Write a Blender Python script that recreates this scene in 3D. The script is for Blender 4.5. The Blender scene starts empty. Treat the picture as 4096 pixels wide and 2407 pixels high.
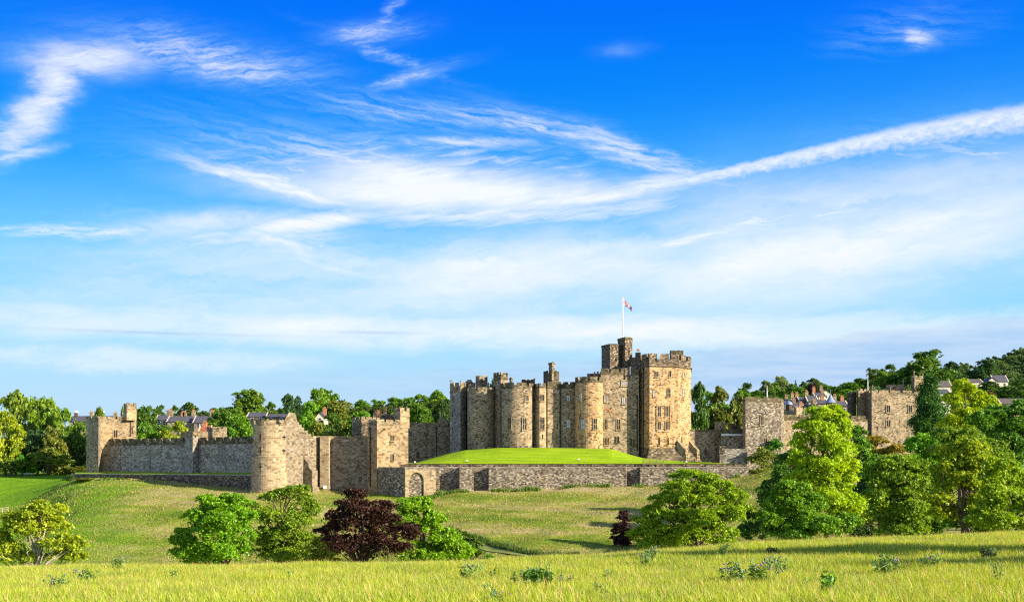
import bpy, math, random
import numpy as np
from mathutils import Vector

R = math.radians
scene = bpy.context.scene
COL = scene.collection
F, CX, EY = 4500.0, 2048.0, 1850.0          # focal length in photo pixels, optical axis, eye level row

# ------------------------------------------------------------------ camera
cam_d = bpy.data.cameras.new('camera')
cam = bpy.data.objects.new('camera', cam_d)
COL.objects.link(cam)
cam.location = (0, 0, 0)
cam.rotation_euler = (R(90), 0, 0)
cam_d.sensor_width = 36.0
cam_d.lens = 36.0 * F / 4096.0
cam_d.shift_y = (EY - 2407 / 2) / 4096.0
cam_d.clip_start = 0.5
cam_d.clip_end = 20000
scene.camera = cam

# ------------------------------------------------------------------ light
SUN = Vector((1.0, -0.42, 0.42)).normalized()
EXPO = 1.2
SK = 2 ** -EXPO                              # sky colours below are written as displayed
sun_d = bpy.data.lights.new('sun', 'SUN')
sun_d.energy = 4.8
sun_d.angle = R(0.5)
sun_d.color = (1.0, 0.87, 0.66)
sun = bpy.data.objects.new('sun', sun_d)
COL.objects.link(sun)
sun.rotation_euler = SUN.to_track_quat('Z', 'Y').to_euler()

vs = scene.view_settings
vs.view_transform = 'Standard'
vs.look = 'None'
vs.gamma = 1
vs.exposure = EXPO
scene.cycles.max_bounces = 5
scene.cycles.diffuse_bounces = 2
scene.cycles.glossy_bounces = 2
scene.cycles.transmission_bounces = 3
scene.cycles.transparent_max_bounces = 4
scene.cycles.use_denoising = False
scene.cycles.filter_width = 1.25


# ------------------------------------------------------------------ node expression helper
class N:
    """wraps a float socket so that shader maths can be written as expressions"""
    tree = None

    def __init__(s, sock): s.s = sock

    @staticmethod
    def m(op, *a, clamp=False):
        n = N.tree.nodes.new('ShaderNodeMath'); n.operation = op; n.use_clamp = clamp
        for i, v in enumerate(a):
            if isinstance(v, N): N.tree.links.new(v.s, n.inputs[i])
            else: n.inputs[i].default_value = float(v)
        return N(n.outputs[0])

    def __add__(a, b): return N.m('ADD', a, b)
    __radd__ = __add__
    def __sub__(a, b): return N.m('SUBTRACT', a, b)
    def __rsub__(a, b): return N.m('SUBTRACT', b, a)
    def __mul__(a, b): return N.m('MULTIPLY', a, b)
    __rmul__ = __mul__
    def __truediv__(a, b): return N.m('DIVIDE', a, b)
    def __rtruediv__(a, b): return N.m('DIVIDE', b, a)
    def __neg__(a): return N.m('MULTIPLY', a, -1)
    def exp(a): return N.m('EXPONENT', a)
    def clamp(a): return N.m('ADD', a, 0.0, clamp=True)
    def abs(a): return N.m('ABSOLUTE', a)
    def floor(a): return N.m('FLOOR', a)
    def frac(a): return N.m('FRACT', a)
    def max(a, b): return N.m('MAXIMUM', a, b)
    def min(a, b): return N.m('MINIMUM', a, b)
    def step(a, lo, hi):
        n = N.tree.nodes.new('ShaderNodeMapRange'); n.interpolation_type = 'SMOOTHSTEP'
        N.tree.links.new(a.s, n.inputs[0])
        n.inputs[1].default_value = lo; n.inputs[2].default_value = hi
        return N(n.outputs[0])


def xyz(a, b, c=0.0):
    n = N.tree.nodes.new('ShaderNodeCombineXYZ')
    for i, v in enumerate((a, b, c)):
        if isinstance(v, N): N.tree.links.new(v.s, n.inputs[i])
        else: n.inputs[i].default_value = v
    return n.outputs[0]


def sep(sock):
    n = N.tree.nodes.new('ShaderNodeSeparateXYZ'); N.tree.links.new(sock, n.inputs[0])
    return N(n.outputs[0]), N(n.outputs[1]), N(n.outputs[2])


def noise(vec, scale=1.0, detail=4.0, rough=0.55, dist=0.0, lac=2.0):
    n = N.tree.nodes.new('ShaderNodeTexNoise')
    N.tree.links.new(vec, n.inputs['Vector'])
    n.inputs['Scale'].default_value = scale; n.inputs['Detail'].default_value = detail
    n.inputs['Roughness'].default_value = rough; n.inputs['Distortion'].default_value = dist
    n.inputs['Lacunarity'].default_value = lac
    return N(n.outputs[0])


def white(vec):
    n = N.tree.nodes.new('ShaderNodeTexWhiteNoise'); N.tree.links.new(vec, n.inputs[0])
    return N(n.outputs[0])


def rgb(c):
    n = N.tree.nodes.new('ShaderNodeRGB'); n.outputs[0].default_value = (c[0], c[1], c[2], 1)
    return n.outputs[0]


def mix(f, a, b, mode='MIX'):
    n = N.tree.nodes.new('ShaderNodeMix'); n.data_type = 'RGBA'; n.blend_type = mode
    for i, v in ((0, f), (6, a), (7, b)):
        if isinstance(v, N): N.tree.links.new(v.s, n.inputs[i])
        elif isinstance(v, (tuple, list)): n.inputs[i].default_value = (v[0], v[1], v[2], 1)
        elif isinstance(v, (int, float)): n.inputs[i].default_value = v
        else: N.tree.links.new(v, n.inputs[i])
    return n.outputs[2]


def ramp(f, stops, interp='LINEAR'):
    n = N.tree.nodes.new('ShaderNodeValToRGB'); N.tree.links.new(f.s, n.inputs[0])
    cr = n.color_ramp; cr.interpolation = interp
    while len(cr.elements) < len(stops): cr.elements.new(0.5)
    for e, (p, c) in zip(cr.elements, stops):
        e.position = p; e.color = (c[0], c[1], c[2], 1)
    return n.outputs[0]


def s2l(r, g, b):
    f = lambda v: (v / 255 / 12.92) if v / 255 <= 0.04045 else ((v / 255 + 0.055) / 1.055) ** 2.4
    return (f(r), f(g), f(b))


# ------------------------------------------------------------------ sky
world = bpy.data.worlds.new('World'); scene.world = world
world.use_nodes = True
world.cycles.sampling_method = 'MANUAL'
world.cycles.sample_map_resolution = 512
nt = world.node_tree; nt.nodes.clear(); N.tree = nt
out = nt.nodes.new('ShaderNodeOutputWorld'); bg = nt.nodes.new('ShaderNodeBackground')
nt.links.new(bg.outputs[0], out.inputs[0])
sky = nt.nodes.new('ShaderNodeTexSky'); sky.sky_type = 'NISHITA'; sky.sun_disc = False
sky.sun_elevation = math.asin(SUN.z); sky.sun_rotation = math.atan2(SUN.x, SUN.y)
sky.ozone_density = 3.0; sky.air_density = 1.0; sky.dust_density = 0.4
tc = nt.nodes.new('ShaderNodeTexCoord')
dx, dy, dz = sep(tc.outputs['Generated'])
az = N.m('ARCTAN2', dx, dy)                  # compass angle, 0 straight down the view
el = N.m('ARCSINE', dz)
K = 1000.0                                   # clouds laid out in thousandths of a radian


def ang(px, py):
    t = (px - CX) / F
    return K * math.atan(t), K * math.atan((EY - py) / F / math.sqrt(1 + t * t))


A0 = az * K; E0 = el * K
wv = xyz(az * 6, el * 14, 0.0)
w1 = noise(wv, 1.0, 5, 0.6) - 0.5
w2 = noise(xyz(az * 7, el * 15, 7.3), 1.0, 5, 0.6) - 0.5
w3 = noise(xyz(az * 30, el * 60, 4.4), 1.0, 5, 0.6) - 0.5
A = A0 + w1 * 60 + w3 * 40; Ev = E0 + w2 * 22 + w3 * 9
def stretch(n, k=1.7): return ((n - 0.5) * k + 0.5).clamp()


wf = noise(xyz(az * 40, el * 70, 2.2), 1.0, 4, 0.6) - 0.5
fine = stretch(noise(xyz(az * 18 + el * 24 + wf * 0.9, el * 210 - az * 24 + wf * 2.0, 3.1), 1.0, 9, 0.68))
fine2 = stretch(noise(xyz(az * 14 - el * 20 + wf * 0.8, el * 190 + az * 34 + wf * 2.0, 9.7), 1.0, 9, 0.68))
flat = noise(xyz(az * 5, el * 75, 1.7), 1.0, 6, 0.6)
puff = noise(xyz(az * 110, el * 190, 5.0), 1.0, 7, 0.66)


def blob(px, py, wx, wy, rot=0.0, warp=True, p=1.0):
    """soft elliptical patch of the sky: centre and half sizes as angles"""
    cx, cy = ang(px, py)
    a, e = (A, Ev) if warp else (A0, E0)
    c, s = math.cos(R(rot)), math.sin(R(rot))
    u = ((a - cx) * c + (e - cy) * s) / (wx / F * K)
    v = ((e - cy) * c - (a - cx) * s) / (wy / F * K)
    q = u * u + v * v
    return (-(q) * p).exp()


# base sky: physical sky pulled towards the deep polarised blue of the photograph
e01 = (el / 0.5).clamp()
grad = ramp(e01, [(0.0, s2l(182, 206, 247)), (0.10, s2l(192, 226, 252)), (0.22, s2l(164, 224, 254)), (0.36, s2l(104, 203, 255)),
                  (0.50, s2l(36, 164, 255)), (0.62, s2l(4, 138, 253)), (0.76, s2l(0, 114, 252)), (0.88, s2l(0, 102, 248)), (1.0, s2l(0, 92, 225))])
nis = mix(1.0, sky.outputs[0], (0.02, 0.07, 0.10), 'MULTIPLY')
gradx = mix(1.0, grad, (SK, SK, SK), 'MULTIPLY')          # ramp is written for exposure +0.55
base = mix(0.97, nis, gradx)
# cirrus
fib = stretch(noise(xyz(az * 26 + el * 30 + wf * 1.0, el * 240 - az * 36 + wf * 3.0, 6.6), 1.0, 9, 0.70))
soft = stretch(noise(xyz(az * 4 + wf * .2, el * 24 + wf * .6 - az * 1.2, 8.8), 1.0, 9, 0.62), 1.6)
cl = blob(1780, 770, 760, 92, -1) * (0.80 + fine * 0.45)
cl = cl.max(blob(1620, 720, 420, 70, -4) * (0.75 + fine * 0.4))
cl = cl.max(blob(1750, 750, 860, 150, -3) * (fine * 1.7 - 0.35))
cl = cl.max(blob(1500, 690, 620, 110, -8) * (fine2 * 1.6 - 0.35))
cl = cl.max(blob(1680, 730, 400, 95, -3) * (0.5 + fine * 0.8))
cl = cl.max(blob(2000, 850, 900, 60, 2) * (0.2 + fine * 0.9))
cl = cl.max(blob(1130, 735, 400, 42, -11) * (0.35 + fine2 * 1.0))
cl = cl.max(blob(1000, 690, 300, 24, -14) * (0.1 + fine2 * 0.8))
cl = cl.max(blob(2250, 790, 620, 40, 3) * (0.5 + fine * 0.7))
cl = cl.max(blob(1230, 905, 330, 40, 10) * (0.5 + fine2 * 0.8))
cl = cl.max(blob(1000, 950, 520, 40, 3) * (0.15 + fine * 0.8))
cl = cl.max(blob(1330, 1050, 240, 85, -32) * (0.1 + fine2 * 0.85))
cl = cl.max(blob(2450, 590, 420, 42, -17) * (fine2 * 1.3 - 0.12))
cl = cl.max(blob(2100, 510, 420, 50, -10) * (fine2 * 1.3 - 0.25))
cl = cl.max(blob(1650, 460, 480, 70, -4) * (fine2 * 0.9 - 0.22))
cl = cl.max(blob(1880, 580, 300, 22, -2) * (fine2 * 0.9))
cl = cl.max(blob(2700, 690, 420, 30, -14) * (fine2 * 1.1 - 0.1))
cl = cl.max(blob(2600, 1010, 700, 70, 8) * (soft * 1.5 - 0.15))
cl = cl.max(blob(2200, 1060, 1000, 170, 5) * (soft * 1.2 + 0.15))
cl = cl.max(blob(3300, 980, 1100, 290, 4) * (soft * 1.0 + 0.28))
cl = cl.max(blob(2450, 770, 560, 46, 6) * (fine * 0.9 + 0.3))
cl = cl.max(blob(3100, 900, 800, 60, 8) * (fine * 1.2 - 0.05))
cl = cl.max(blob(2700, 970, 620, 34, 9) * (0.35 + fine * 0.7))
cl = cl.max(blob(3500, 1060, 620, 60, 6) * (0.45 + soft * 0.5))
cl = cl.max(blob(1180, 985, 260, 60, -28) * (0.35 + fine2 * 0.7))
cl = cl.max(blob(1350, 1050, 520, 120, -8) * (soft * 0.9 + fine * 0.3 - 0.1))
cl = cl.max(blob(950, 880, 480, 60, 4) * (soft * 1.1 - 0.05))
cl = cl.max(blob(3900, 640, 420, 110, -16) * (fine2 * 0.9 - 0.15))
cl = cl.max(blob(300, 920, 380, 34, 4) * (fine * 1.3 - 0.15))
cl = cl.max(blob(1900, 1330, 2700, 90, 0) * (soft * 1.45 - 0.05))
cl = cl.max(blob(700, 920, 900, 130, 4) * (soft * 1.1 - 0.25))
cl = cl.max(blob(1500, 1150, 1600, 280, 0) * (soft * 0.9 + 0.05))
cl = cl.max(blob(300, 1440, 900, 60, 0) * (soft * 1.2))
# hooked cloud upper left
cl = cl.max(blob(340, 225, 230, 62, 4) * (fib * 0.7 + 0.35))
cl = cl.max(blob(800, 225, 360, 70, -5) * (fib * 1.2 - 0.16))
cl = cl.max(blob(225, 300, 105, 85, 40) * (fib * 0.6 + 0.45))
cl = cl.max(blob(160, 430, 150, 72, 54) * (fib * 0.7 + 0.35))
cl = cl.max(blob(60, 540, 130, 55, 52) * (fib * 0.8 + 0.15))
cl = cl.max(blob(70, 620, 130, 26, 22) * (fib * 0.7 + 0.2))
cl = cl.max(blob(1480, 140, 150, 40, 6) * (fib * 0.95 - 0.12))
cl = cl.max(blob(1575, 50, 100, 26, 62) * (fib * 0.9 - 0.15))
cl = cl.max(blob(1560, 230, 230, 20, -17) * (fib * 0.8 - 0.14))
cl = cl.max(blob(1640, 310, 170, 22, 14) * (fib * 0.95 - 0.08))
cl = cl.max(blob(3690, 145, 75, 36, -20) * (fine2 * 1.1))
cl = cl.max(blob(3650, 120, 230, 70, 0) * (fine2 * 0.7 - 0.2))
cl = cl.max(blob(2480, 195, 70, 24, 0) * 0.16)
# condensation trail, an old one blown ragged, rising to the right
kx = [(1900, 800), (2300, 775), (2700, 735), (3050, 660), (3400, 560), (3750, 500), (4096, 462), (4700, 420)]
px_, py_ = zip(*[ang(*q) for q in kx])
co = np.polyfit(px_, py_, 4)
aw = A0 + w1 * 8
line = aw * float(co[0]) + float(co[1])
for c_ in co[2:]: line = line * aw + float(c_)
wid = (A0 - float(px_[1])).max(0.0) * 0.026 + 2.4
tv = (E0 - line + (puff - 0.5) * 10.0) / wid
up = (-(tv.max(0.0) * tv.max(0.0)) * 3.2).exp() * (-((-tv).max(0.0) * (-tv).max(0.0)) * 0.55).exp()
trail = up * (A0 - float(px_[0])).step(0, 150) * (0.40 + stretch(puff) * 0.6)
cl = cl.max(trail)
cl = (cl * 1.1).clamp()
cloud_c = mix(e01.step(0.0, 0.12), s2l(214, 226, 248), mix(cl.step(0.0, 0.55), s2l(172, 228, 255), s2l(246, 252, 255)))
cloud_c = mix(1.0, cloud_c, (SK, SK, SK), 'MULTIPLY')
full = mix(cl, base, cloud_c)
# low grey-lilac bank towards the horizon with ragged upper edge
bank = noise(xyz(az * 9, el * 60, 12.0), 1.0, 7, 0.62)
low = (1.0 - (E0 - A0 * 0.06 + (bank - 0.5) * 60).step(78, 96)) * (0.35 + bank * 0.75) * (A0 * 0.0016 + 0.62).clamp()
low = low.max(blob(1500, 1330, 160, 6, 0, False) * 0.6).max(blob(600, 1330, 500, 5, 0, False) * bank * 1.2)
lowc = mix(noise(xyz(az * 14, el * 120, 4.0), 1.0, 6, 0.6).step(0.35, 0.65), s2l(172, 199, 243), s2l(206, 218, 247))
full = mix((low * 0.85).clamp(), full, mix(1.0, lowc, (SK, SK, SK), 'MULTIPLY'))
# unseen sky added as fill light: dull blue overhead, bright pale blue behind the viewer
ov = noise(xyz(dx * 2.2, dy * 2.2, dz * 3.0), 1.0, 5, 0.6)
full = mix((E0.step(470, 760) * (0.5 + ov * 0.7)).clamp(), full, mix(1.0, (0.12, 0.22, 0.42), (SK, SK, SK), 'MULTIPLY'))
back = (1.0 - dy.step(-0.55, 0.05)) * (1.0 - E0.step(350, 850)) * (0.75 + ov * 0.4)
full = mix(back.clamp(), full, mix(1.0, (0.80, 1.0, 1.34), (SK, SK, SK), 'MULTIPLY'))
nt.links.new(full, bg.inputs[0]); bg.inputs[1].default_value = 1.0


# ------------------------------------------------------------------ materials
def material(name):
    m = bpy.data.materials.new(name); m.use_nodes = True
    m.node_tree.nodes.clear(); N.tree = m.node_tree
    o = m.node_tree.nodes.new('ShaderNodeOutputMaterial')
    return m, o


def pbr(o, col, rough=0.9, bump=None, bdist=0.05, spec=0.2, metal=0.0):
    p = N.tree.nodes.new('ShaderNodeBsdfPrincipled')
    if isinstance(col, (tuple, list)): p.inputs['Base Color'].default_value = (*col[:3], 1)
    else: N.tree.links.new(col, p.inputs['Base Color'])
    p.inputs['Roughness'].default_value = rough
    p.inputs['Specular IOR Level'].default_value = spec
    p.inputs['Metallic'].default_value = metal
    if bump is not None:
        b = N.tree.nodes.new('ShaderNodeBump'); b.inputs['Strength'].default_value = 1.0; b.inputs['Distance'].default_value = bdist
        N.tree.links.new(bump.s, b.inputs['Height']); N.tree.links.new(b.outputs[0], p.inputs['Normal'])
    N.tree.links.new(p.outputs[0], o.inputs[0])
    return p


def stone(name, stops, course=0.42, block=0.85, streak=0.6, patch=None, moss=0.0, tint=1.0, mortar=0.7, patchamt=0.0):
    m, o = material(name)
    uvn = N.tree.nodes.new('ShaderNodeUVMap'); uvn.uv_map = 'UVMap'
    u, v, _ = sep(uvn.outputs[0])
    geo = N.tree.nodes.new('ShaderNodeNewGeometry')
    wob = noise(geo.outputs['Position'], 0.35, 2)
    vv = v / course + wob * 0.5
    row = vv.floor()
    rr = white(xyz(row, 3.7))
    uu = u / block * (0.75 + rr * 0.6) + rr * 13.7
    colid = uu.floor()
    rnd = white(xyz(colid, row, 1.0))
    c = ramp(rnd, stops)
    big = noise(geo.outputs['Position'], 0.16, 5, 0.6)
    c = mix((big - 0.42).clamp() * 0.8, c, stops[len(stops) // 2][1])
    mot = noise(geo.outputs['Position'], 2.2, 3, 0.6)
    c = mix(0.8, c, ramp(mot, [(0.25, (0.74, 0.72, 0.70)), (0.5, (1, 1, 1)), (0.75, (1.2, 1.17, 1.12))]), 'MULTIPLY')
    c = mix(0.75, c, ramp(noise(geo.outputs['Position'], 0.30, 4, 0.65), [(0.30, (0.66, 0.66, 0.68)), (0.5, (1, 1, 1)), (0.70, (1.18, 1.14, 1.06))]), 'MULTIPLY')
    fu = (uu.frac() - 0.5).abs(); fv = (vv.frac() - 0.5).abs()
    joint = fu.step(0.45, 0.5).max(fv.step(0.40, 0.5))
    c = mix(joint * (1 - mortar), c, (0.05, 0.045, 0.04))
    st = noise(xyz(u * 0.55, v * 0.05, 2.0), 1.0, 5, 0.7)
    c = mix(st.step(0.50, 0.72) * streak, c, (0.055, 0.052, 0.05))
    if patch is not None:
        pn = noise(geo.outputs['Position'], 0.45, 6, 0.7)
        c = mix(pn.step(0.55, 0.66) * patchamt * (rnd * 0.9 + 0.3).clamp(), c, patch)
    if moss:
        mn = noise(geo.outputs['Position'], 0.8, 4, 0.65)
        c = mix(mn.step(0.36, 0.62) * moss, c, (0.085, 0.082, 0.030))
    h = rnd * 0.5 + (1 - joint) * 0.7 + mot * 0.5
    pbr(o, c, 0.92, h, 0.035, 0.15)
    return m


BUFF = [(0.0, (0.055, 0.043, 0.033)), (0.12, (0.15, 0.11, 0.07)), (0.3, (0.29, 0.21, 0.122)), (0.5, (0.40, 0.30, 0.18)), (0.68, (0.31, 0.24, 0.155)),
        (0.82, (0.24, 0.20, 0.15)), (0.93, (0.46, 0.37, 0.25)), (1.0, (0.45, 0.41, 0.34))]
WARM = [(0.0, (0.07, 0.042, 0.026)), (0.14, (0.22, 0.125, 0.058)), (0.3, (0.42, 0.255, 0.115)), (0.55, (0.54, 0.36, 0.175)), (0.72, (0.38, 0.245, 0.12)), (0.86, (0.58, 0.43, 0.25)), (1.0, (0.32, 0.265, 0.20))]
PALE = [(0.0, (0.17, 0.125, 0.075)), (0.2, (0.32, 0.24, 0.14)), (0.5, (0.42, 0.32, 0.19)), (0.8, (0.36, 0.29, 0.19)), (1.0, (0.49, 0.41, 0.29))]
HONEY = [(0.0, (0.13, 0.095, 0.055)), (0.15, (0.24, 0.165, 0.085)), (0.35, (0.36, 0.25, 0.13)), (0.6, (0.40, 0.295, 0.165)), (0.8, (0.31, 0.245, 0.16)), (1.0, (0.46, 0.38, 0.26))]
SAND = [(0.0, (0.09, 0.07, 0.05)), (0.2, (0.19, 0.15, 0.10)), (0.5, (0.275, 0.22, 0.145)), (0.8, (0.23, 0.195, 0.145)), (1.0, (0.36, 0.31, 0.24))]
GREY = [(0.0, (0.11, 0.093, 0.078)), (0.2, (0.20, 0.168, 0.13)), (0.45, (0.31, 0.26, 0.195)), (0.7, (0.30, 0.27, 0.225)), (0.88, (0.40, 0.365, 0.31)), (1.0, (0.54, 0.51, 0.46))]
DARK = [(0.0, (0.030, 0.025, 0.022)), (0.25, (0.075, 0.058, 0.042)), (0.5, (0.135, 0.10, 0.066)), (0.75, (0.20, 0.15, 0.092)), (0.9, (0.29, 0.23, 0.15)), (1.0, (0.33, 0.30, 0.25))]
RUBB = [(0.0, (0.034, 0.030, 0.025)), (0.2, (0.10, 0.082, 0.062)), (0.5, (0.19, 0.155, 0.11)), (0.75, (0.265, 0.222, 0.162)), (0.9, (0.36, 0.315, 0.245)), (1.0, (0.48, 0.45, 0.39))]

M = {}
M['buff'] = stone('buff_stone', BUFF, course=0.30, block=0.52, streak=0.62)
M['warm'] = stone('warm_stone', WARM, course=0.31, block=0.55, streak=0.62)
M['pale'] = stone('pale_stone', PALE, course=0.36, block=0.75, streak=0.55)
M['honey'] = stone('honey_stone', HONEY, course=0.38, block=0.7, streak=0.4)
M['sand'] = stone('sand_stone', SAND, course=0.38, block=0.7, streak=0.4, patch=(0.42, 0.39, 0.35), patchamt=0.4)
M['grey'] = stone('grey_stone', GREY, course=0.30, block=0.55, streak=0.45, patch=(0.56, 0.54, 0.51), patchamt=0.5)
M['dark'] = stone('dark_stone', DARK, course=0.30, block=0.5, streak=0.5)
M['rubble'] = stone('rubble_stone', RUBB, course=0.28, block=0.45, streak=0.45, patch=(0.6, 0.57, 0.52), patchamt=0.25)
M['mossy'] = stone('mossy_stone', DARK, streak=0.3, moss=0.65)
M['mossbuff'] = stone('lichened_stone', BUFF, streak=0.35, moss=0.45)
M['plinth'] = stone('plinth_stone', DARK, streak=0.2, moss=0.3)
M['coping'] = stone('coping_stone', [(0.0, (0.26, 0.23, 0.19)), (0.5, (0.36, 0.32, 0.26)), (1.0, (0.48, 0.44, 0.37))], course=5, block=1.2, streak=0.2)
M['housewall'] = stone('house_stone', [(0.0, (0.16, 0.12, 0.08)), (0.5, (0.30, 0.225, 0.14)), (1.0, (0.42, 0.33, 0.22))], streak=0.2)


def simple(name, c, rough=0.8, var=0.25, scale=1.5, spec=0.3, metal=0.0):
    m, o = material(name)
    geo = N.tree.nodes.new('ShaderNodeNewGeometry')
    n = noise(geo.outputs['Position'], scale, 4, 0.6)
    k = tuple(max(0, x * (1 - var)) for x in c); k2 = tuple(x * (1 + var) for x in c)
    pbr(o, ramp(n, [(0.3, k), (0.7, k2)]), rough, None, 0.02, spec, metal)
    return m


def roofing(name, c):
    m, o = material(name)
    uvn = N.tree.nodes.new('ShaderNodeUVMap'); uvn.uv_map = 'UVMap'
    u, v, _ = sep(uvn.outputs[0])
    row = (v / 0.3).floor(); r = white(xyz((u / 0.4 + row * 0.5).floor(), row))
    k = tuple(x * 0.65 for x in c); k2 = tuple(x * 1.4 for x in c)
    pbr(o, ramp(r, [(0.0, k), (1.0, k2)]), 0.65, r, 0.03, 0.3)
    return m


M['slate'] = roofing('blue_grey_slate', (0.090, 0.088, 0.105))
M['slate_brown'] = roofing('brown_grey_slate', (0.12, 0.10, 0.09))
M['tile'] = roofing('red_clay_tile', (0.30, 0.10, 0.05))
M['render'] = simple('cream_render', (0.62, 0.54, 0.42))
M['white'] = simple('white_paint', (0.78, 0.78, 0.76), 0.5, 0.05)
M['glass'] = simple('dark_glass', (0.016, 0.020, 0.027), 0.25, 0.5, 0.8, 0.35)
M['blind'] = simple('pale_glass_blind_and_sky', (0.50, 0.56, 0.64), 0.25, 0.15, 1.2, 0.6)  # pale blue tone is sky reflection put into the colour, along with blinds
M['void'] = simple('unlit_opening', (0.012, 0.011, 0.010), 0.9, 0.2)
M['pipe'] = simple('black_iron', (0.018, 0.018, 0.02), 0.55, 0.2)
M['wood'] = simple('weathered_timber', (0.24, 0.17, 0.10), 0.85, 0.3, 6)
M['palewood'] = simple('pale_timber', (0.5, 0.42, 0.28), 0.85, 0.2, 6)
M['door'] = simple('brown_door_paint', (0.09, 0.045, 0.03), 0.7, 0.2)
M['lead'] = simple('blue_grey_lead', (0.22, 0.27, 0.38), 0.45, 0.15, 1.0, 0.5)
M['pot'] = simple('terracotta', (0.42, 0.19, 0.10), 0.8, 0.2)
M['red'] = simple('flag_red', (0.55, 0.02, 0.04), 0.8, 0.05)
M['blue'] = simple('flag_blue', (0.01, 0.02, 0.16), 0.8, 0.05)
M['flagwhite'] = simple('flag_white', (0.8, 0.8, 0.8), 0.8, 0.03)
M['purple'] = simple('thistle_purple', (0.34, 0.10, 0.52), 0.8, 0.2, 30)
M['yellow'] = simple('ragwort_yellow', (0.7, 0.52, 0.02), 0.8, 0.2, 30)
M['bark'] = simple('brown_bark', (0.085, 0.062, 0.042), 0.95, 0.4, 1.2)
M['palebark'] = simple('pale_grey_bark', (0.36, 0.31, 0.23), 0.95, 0.4, 0.9)


def leafmat(name, trans=0.35, var=1.0):
    m, o = material(name)
    oi = N.tree.nodes.new('ShaderNodeObjectInfo')
    at = N.tree.nodes.new('ShaderNodeAttribute'); at.attribute_name = 'lv'
    lv = N(at.outputs['Fac'])
    geo = N.tree.nodes.new('ShaderNodeNewGeometry')
    nz = noise(geo.outputs['Position'], 0.5, 3, 0.6)
    c = mix(lv, mix(1.0, oi.outputs['Color'], (0.62, 0.70, 0.75), 'MULTIPLY'), mix(1.0, oi.outputs['Color'], (1.42, 1.25, 0.9), 'MULTIPLY'))
    c = mix(0.6, c, ramp(nz, [(0.3, (0.72, 0.80, 0.9)), (0.7, (1.28, 1.16, 0.9))]), 'MULTIPLY')
    d = N.tree.nodes.new('ShaderNodeBsdfDiffuse'); N.tree.links.new(c, d.inputs[0])
    t = N.tree.nodes.new('ShaderNodeBsdfTranslucent'); N.tree.links.new(mix(1.0, c, (1.25, 1.15, 0.55), 'MULTIPLY'), t.inputs[0])
    g = N.tree.nodes.new('ShaderNodeBsdfGlossy'); g.inputs['Roughness'].default_value = 0.5; g.inputs[0].default_value = (0.9, 0.95, 1, 1)
    a = N.tree.nodes.new('ShaderNodeMixShader'); a.inputs[0].default_value = trans
    N.tree.links.new(d.outputs[0], a.inputs[1]); N.tree.links.new(t.outputs[0], a.inputs[2])
    b = N.tree.nodes.new('ShaderNodeMixShader'); b.inputs[0].default_value = 0.025
    N.tree.links.new(a.outputs[0], b.inputs[1]); N.tree.links.new(g.outputs[0], b.inputs[2])
    N.tree.links.new(b.outputs[0], o.inputs[0])
    return m


M['leaf'] = leafmat('leaves', 0.36)
M['blade'] = leafmat('grass_blades', 0.4)


def groundmat():
    m, o = material('meadow_ground')
    geo = N.tree.nodes.new('ShaderNodeNewGeometry')
    P = geo.outputs['Position']
    x, y, z = sep(P)
    big = noise(P, 0.035, 5, 0.6)
    mid = noise(xyz(x * 0.16, y * 0.34, 0.0), 1.0, 6, 0.65)
    sm = noise(xyz(x * 0.9, y * 1.6, 0.0), 1.0, 5, 0.7)
    band = noise(xyz(x * 0.022, z * 0.55 + x * 0.012, 3.0), 1.0, 4, 0.6)
    f = (big * 0.3 + band * 1.0 + mid * 0.5 + sm * 0.32 - 0.53)
    c = ramp(f, [(0.20, (0.040, 0.10, 0.008)), (0.38, (0.115, 0.20, 0.014)), (0.50, (0.22, 0.27, 0.028)), (0.60, (0.34, 0.315, 0.09)), (0.72, (0.44, 0.345, 0.17)), (0.85, (0.46, 0.35, 0.20))])
    # mown, greener ground to the left of the castle and beyond it
    g = (1.0 - (x + y * 0.33 + (big - 0.5) * 30).step(-18, 8)).max(y.step(296, 306))
    green = ramp(sm * 0.5 + mid * 0.5, [(0.3, (0.085, 0.20, 0.006)), (0.55, (0.17, 0.33, 0.010)), (0.75, (0.27, 0.40, 0.018))])
    c = mix(g, c, green)
    # the near field: rank seeding grass
    near = 1.0 - (y + (mid - 0.5) * 8).step(80, 110)
    fld = ramp(sm, [(0.3, (0.14, 0.20, 0.012)), (0.7, (0.30, 0.33, 0.03))])
    c = mix(near, c, fld)
    pbr(o, c, 0.95, sm + mid * 1.5, 0.35, 0.1)
    return m


M['ground'] = groundmat()


def lawnmat():
    m, o = material('mown_lawn')
    geo = N.tree.nodes.new('ShaderNodeNewGeometry')
    x, y, z = sep(geo.outputs['Position'])
    n = noise(xyz(x * 0.12, y * 0.7, z * 3.5), 1.0, 6, 0.68); s = noise(geo.outputs['Position'], 1.6, 4, 0.7)
    c = ramp(n * 0.7 + s * 0.3, [(0.36, (0.15, 0.27, 0.008)), (0.55, (0.27, 0.41, 0.010)), (0.68, (0.38, 0.46, 0.025))])
    pbr(o, c, 0.95, s, 0.05, 0.1)
    return m


M['lawn'] = lawnmat()
M['path'] = simple('worn_grass_path', (0.19, 0.23, 0.055), 0.95, 0.25, 0.6)


# ------------------------------------------------------------------ geometry helpers
def X(px, D): return (px - CX) / F * D
def Z(py, D): return (EY - py) / F * D
def pt(px, D): return (X(px, D), float(D))


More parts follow.
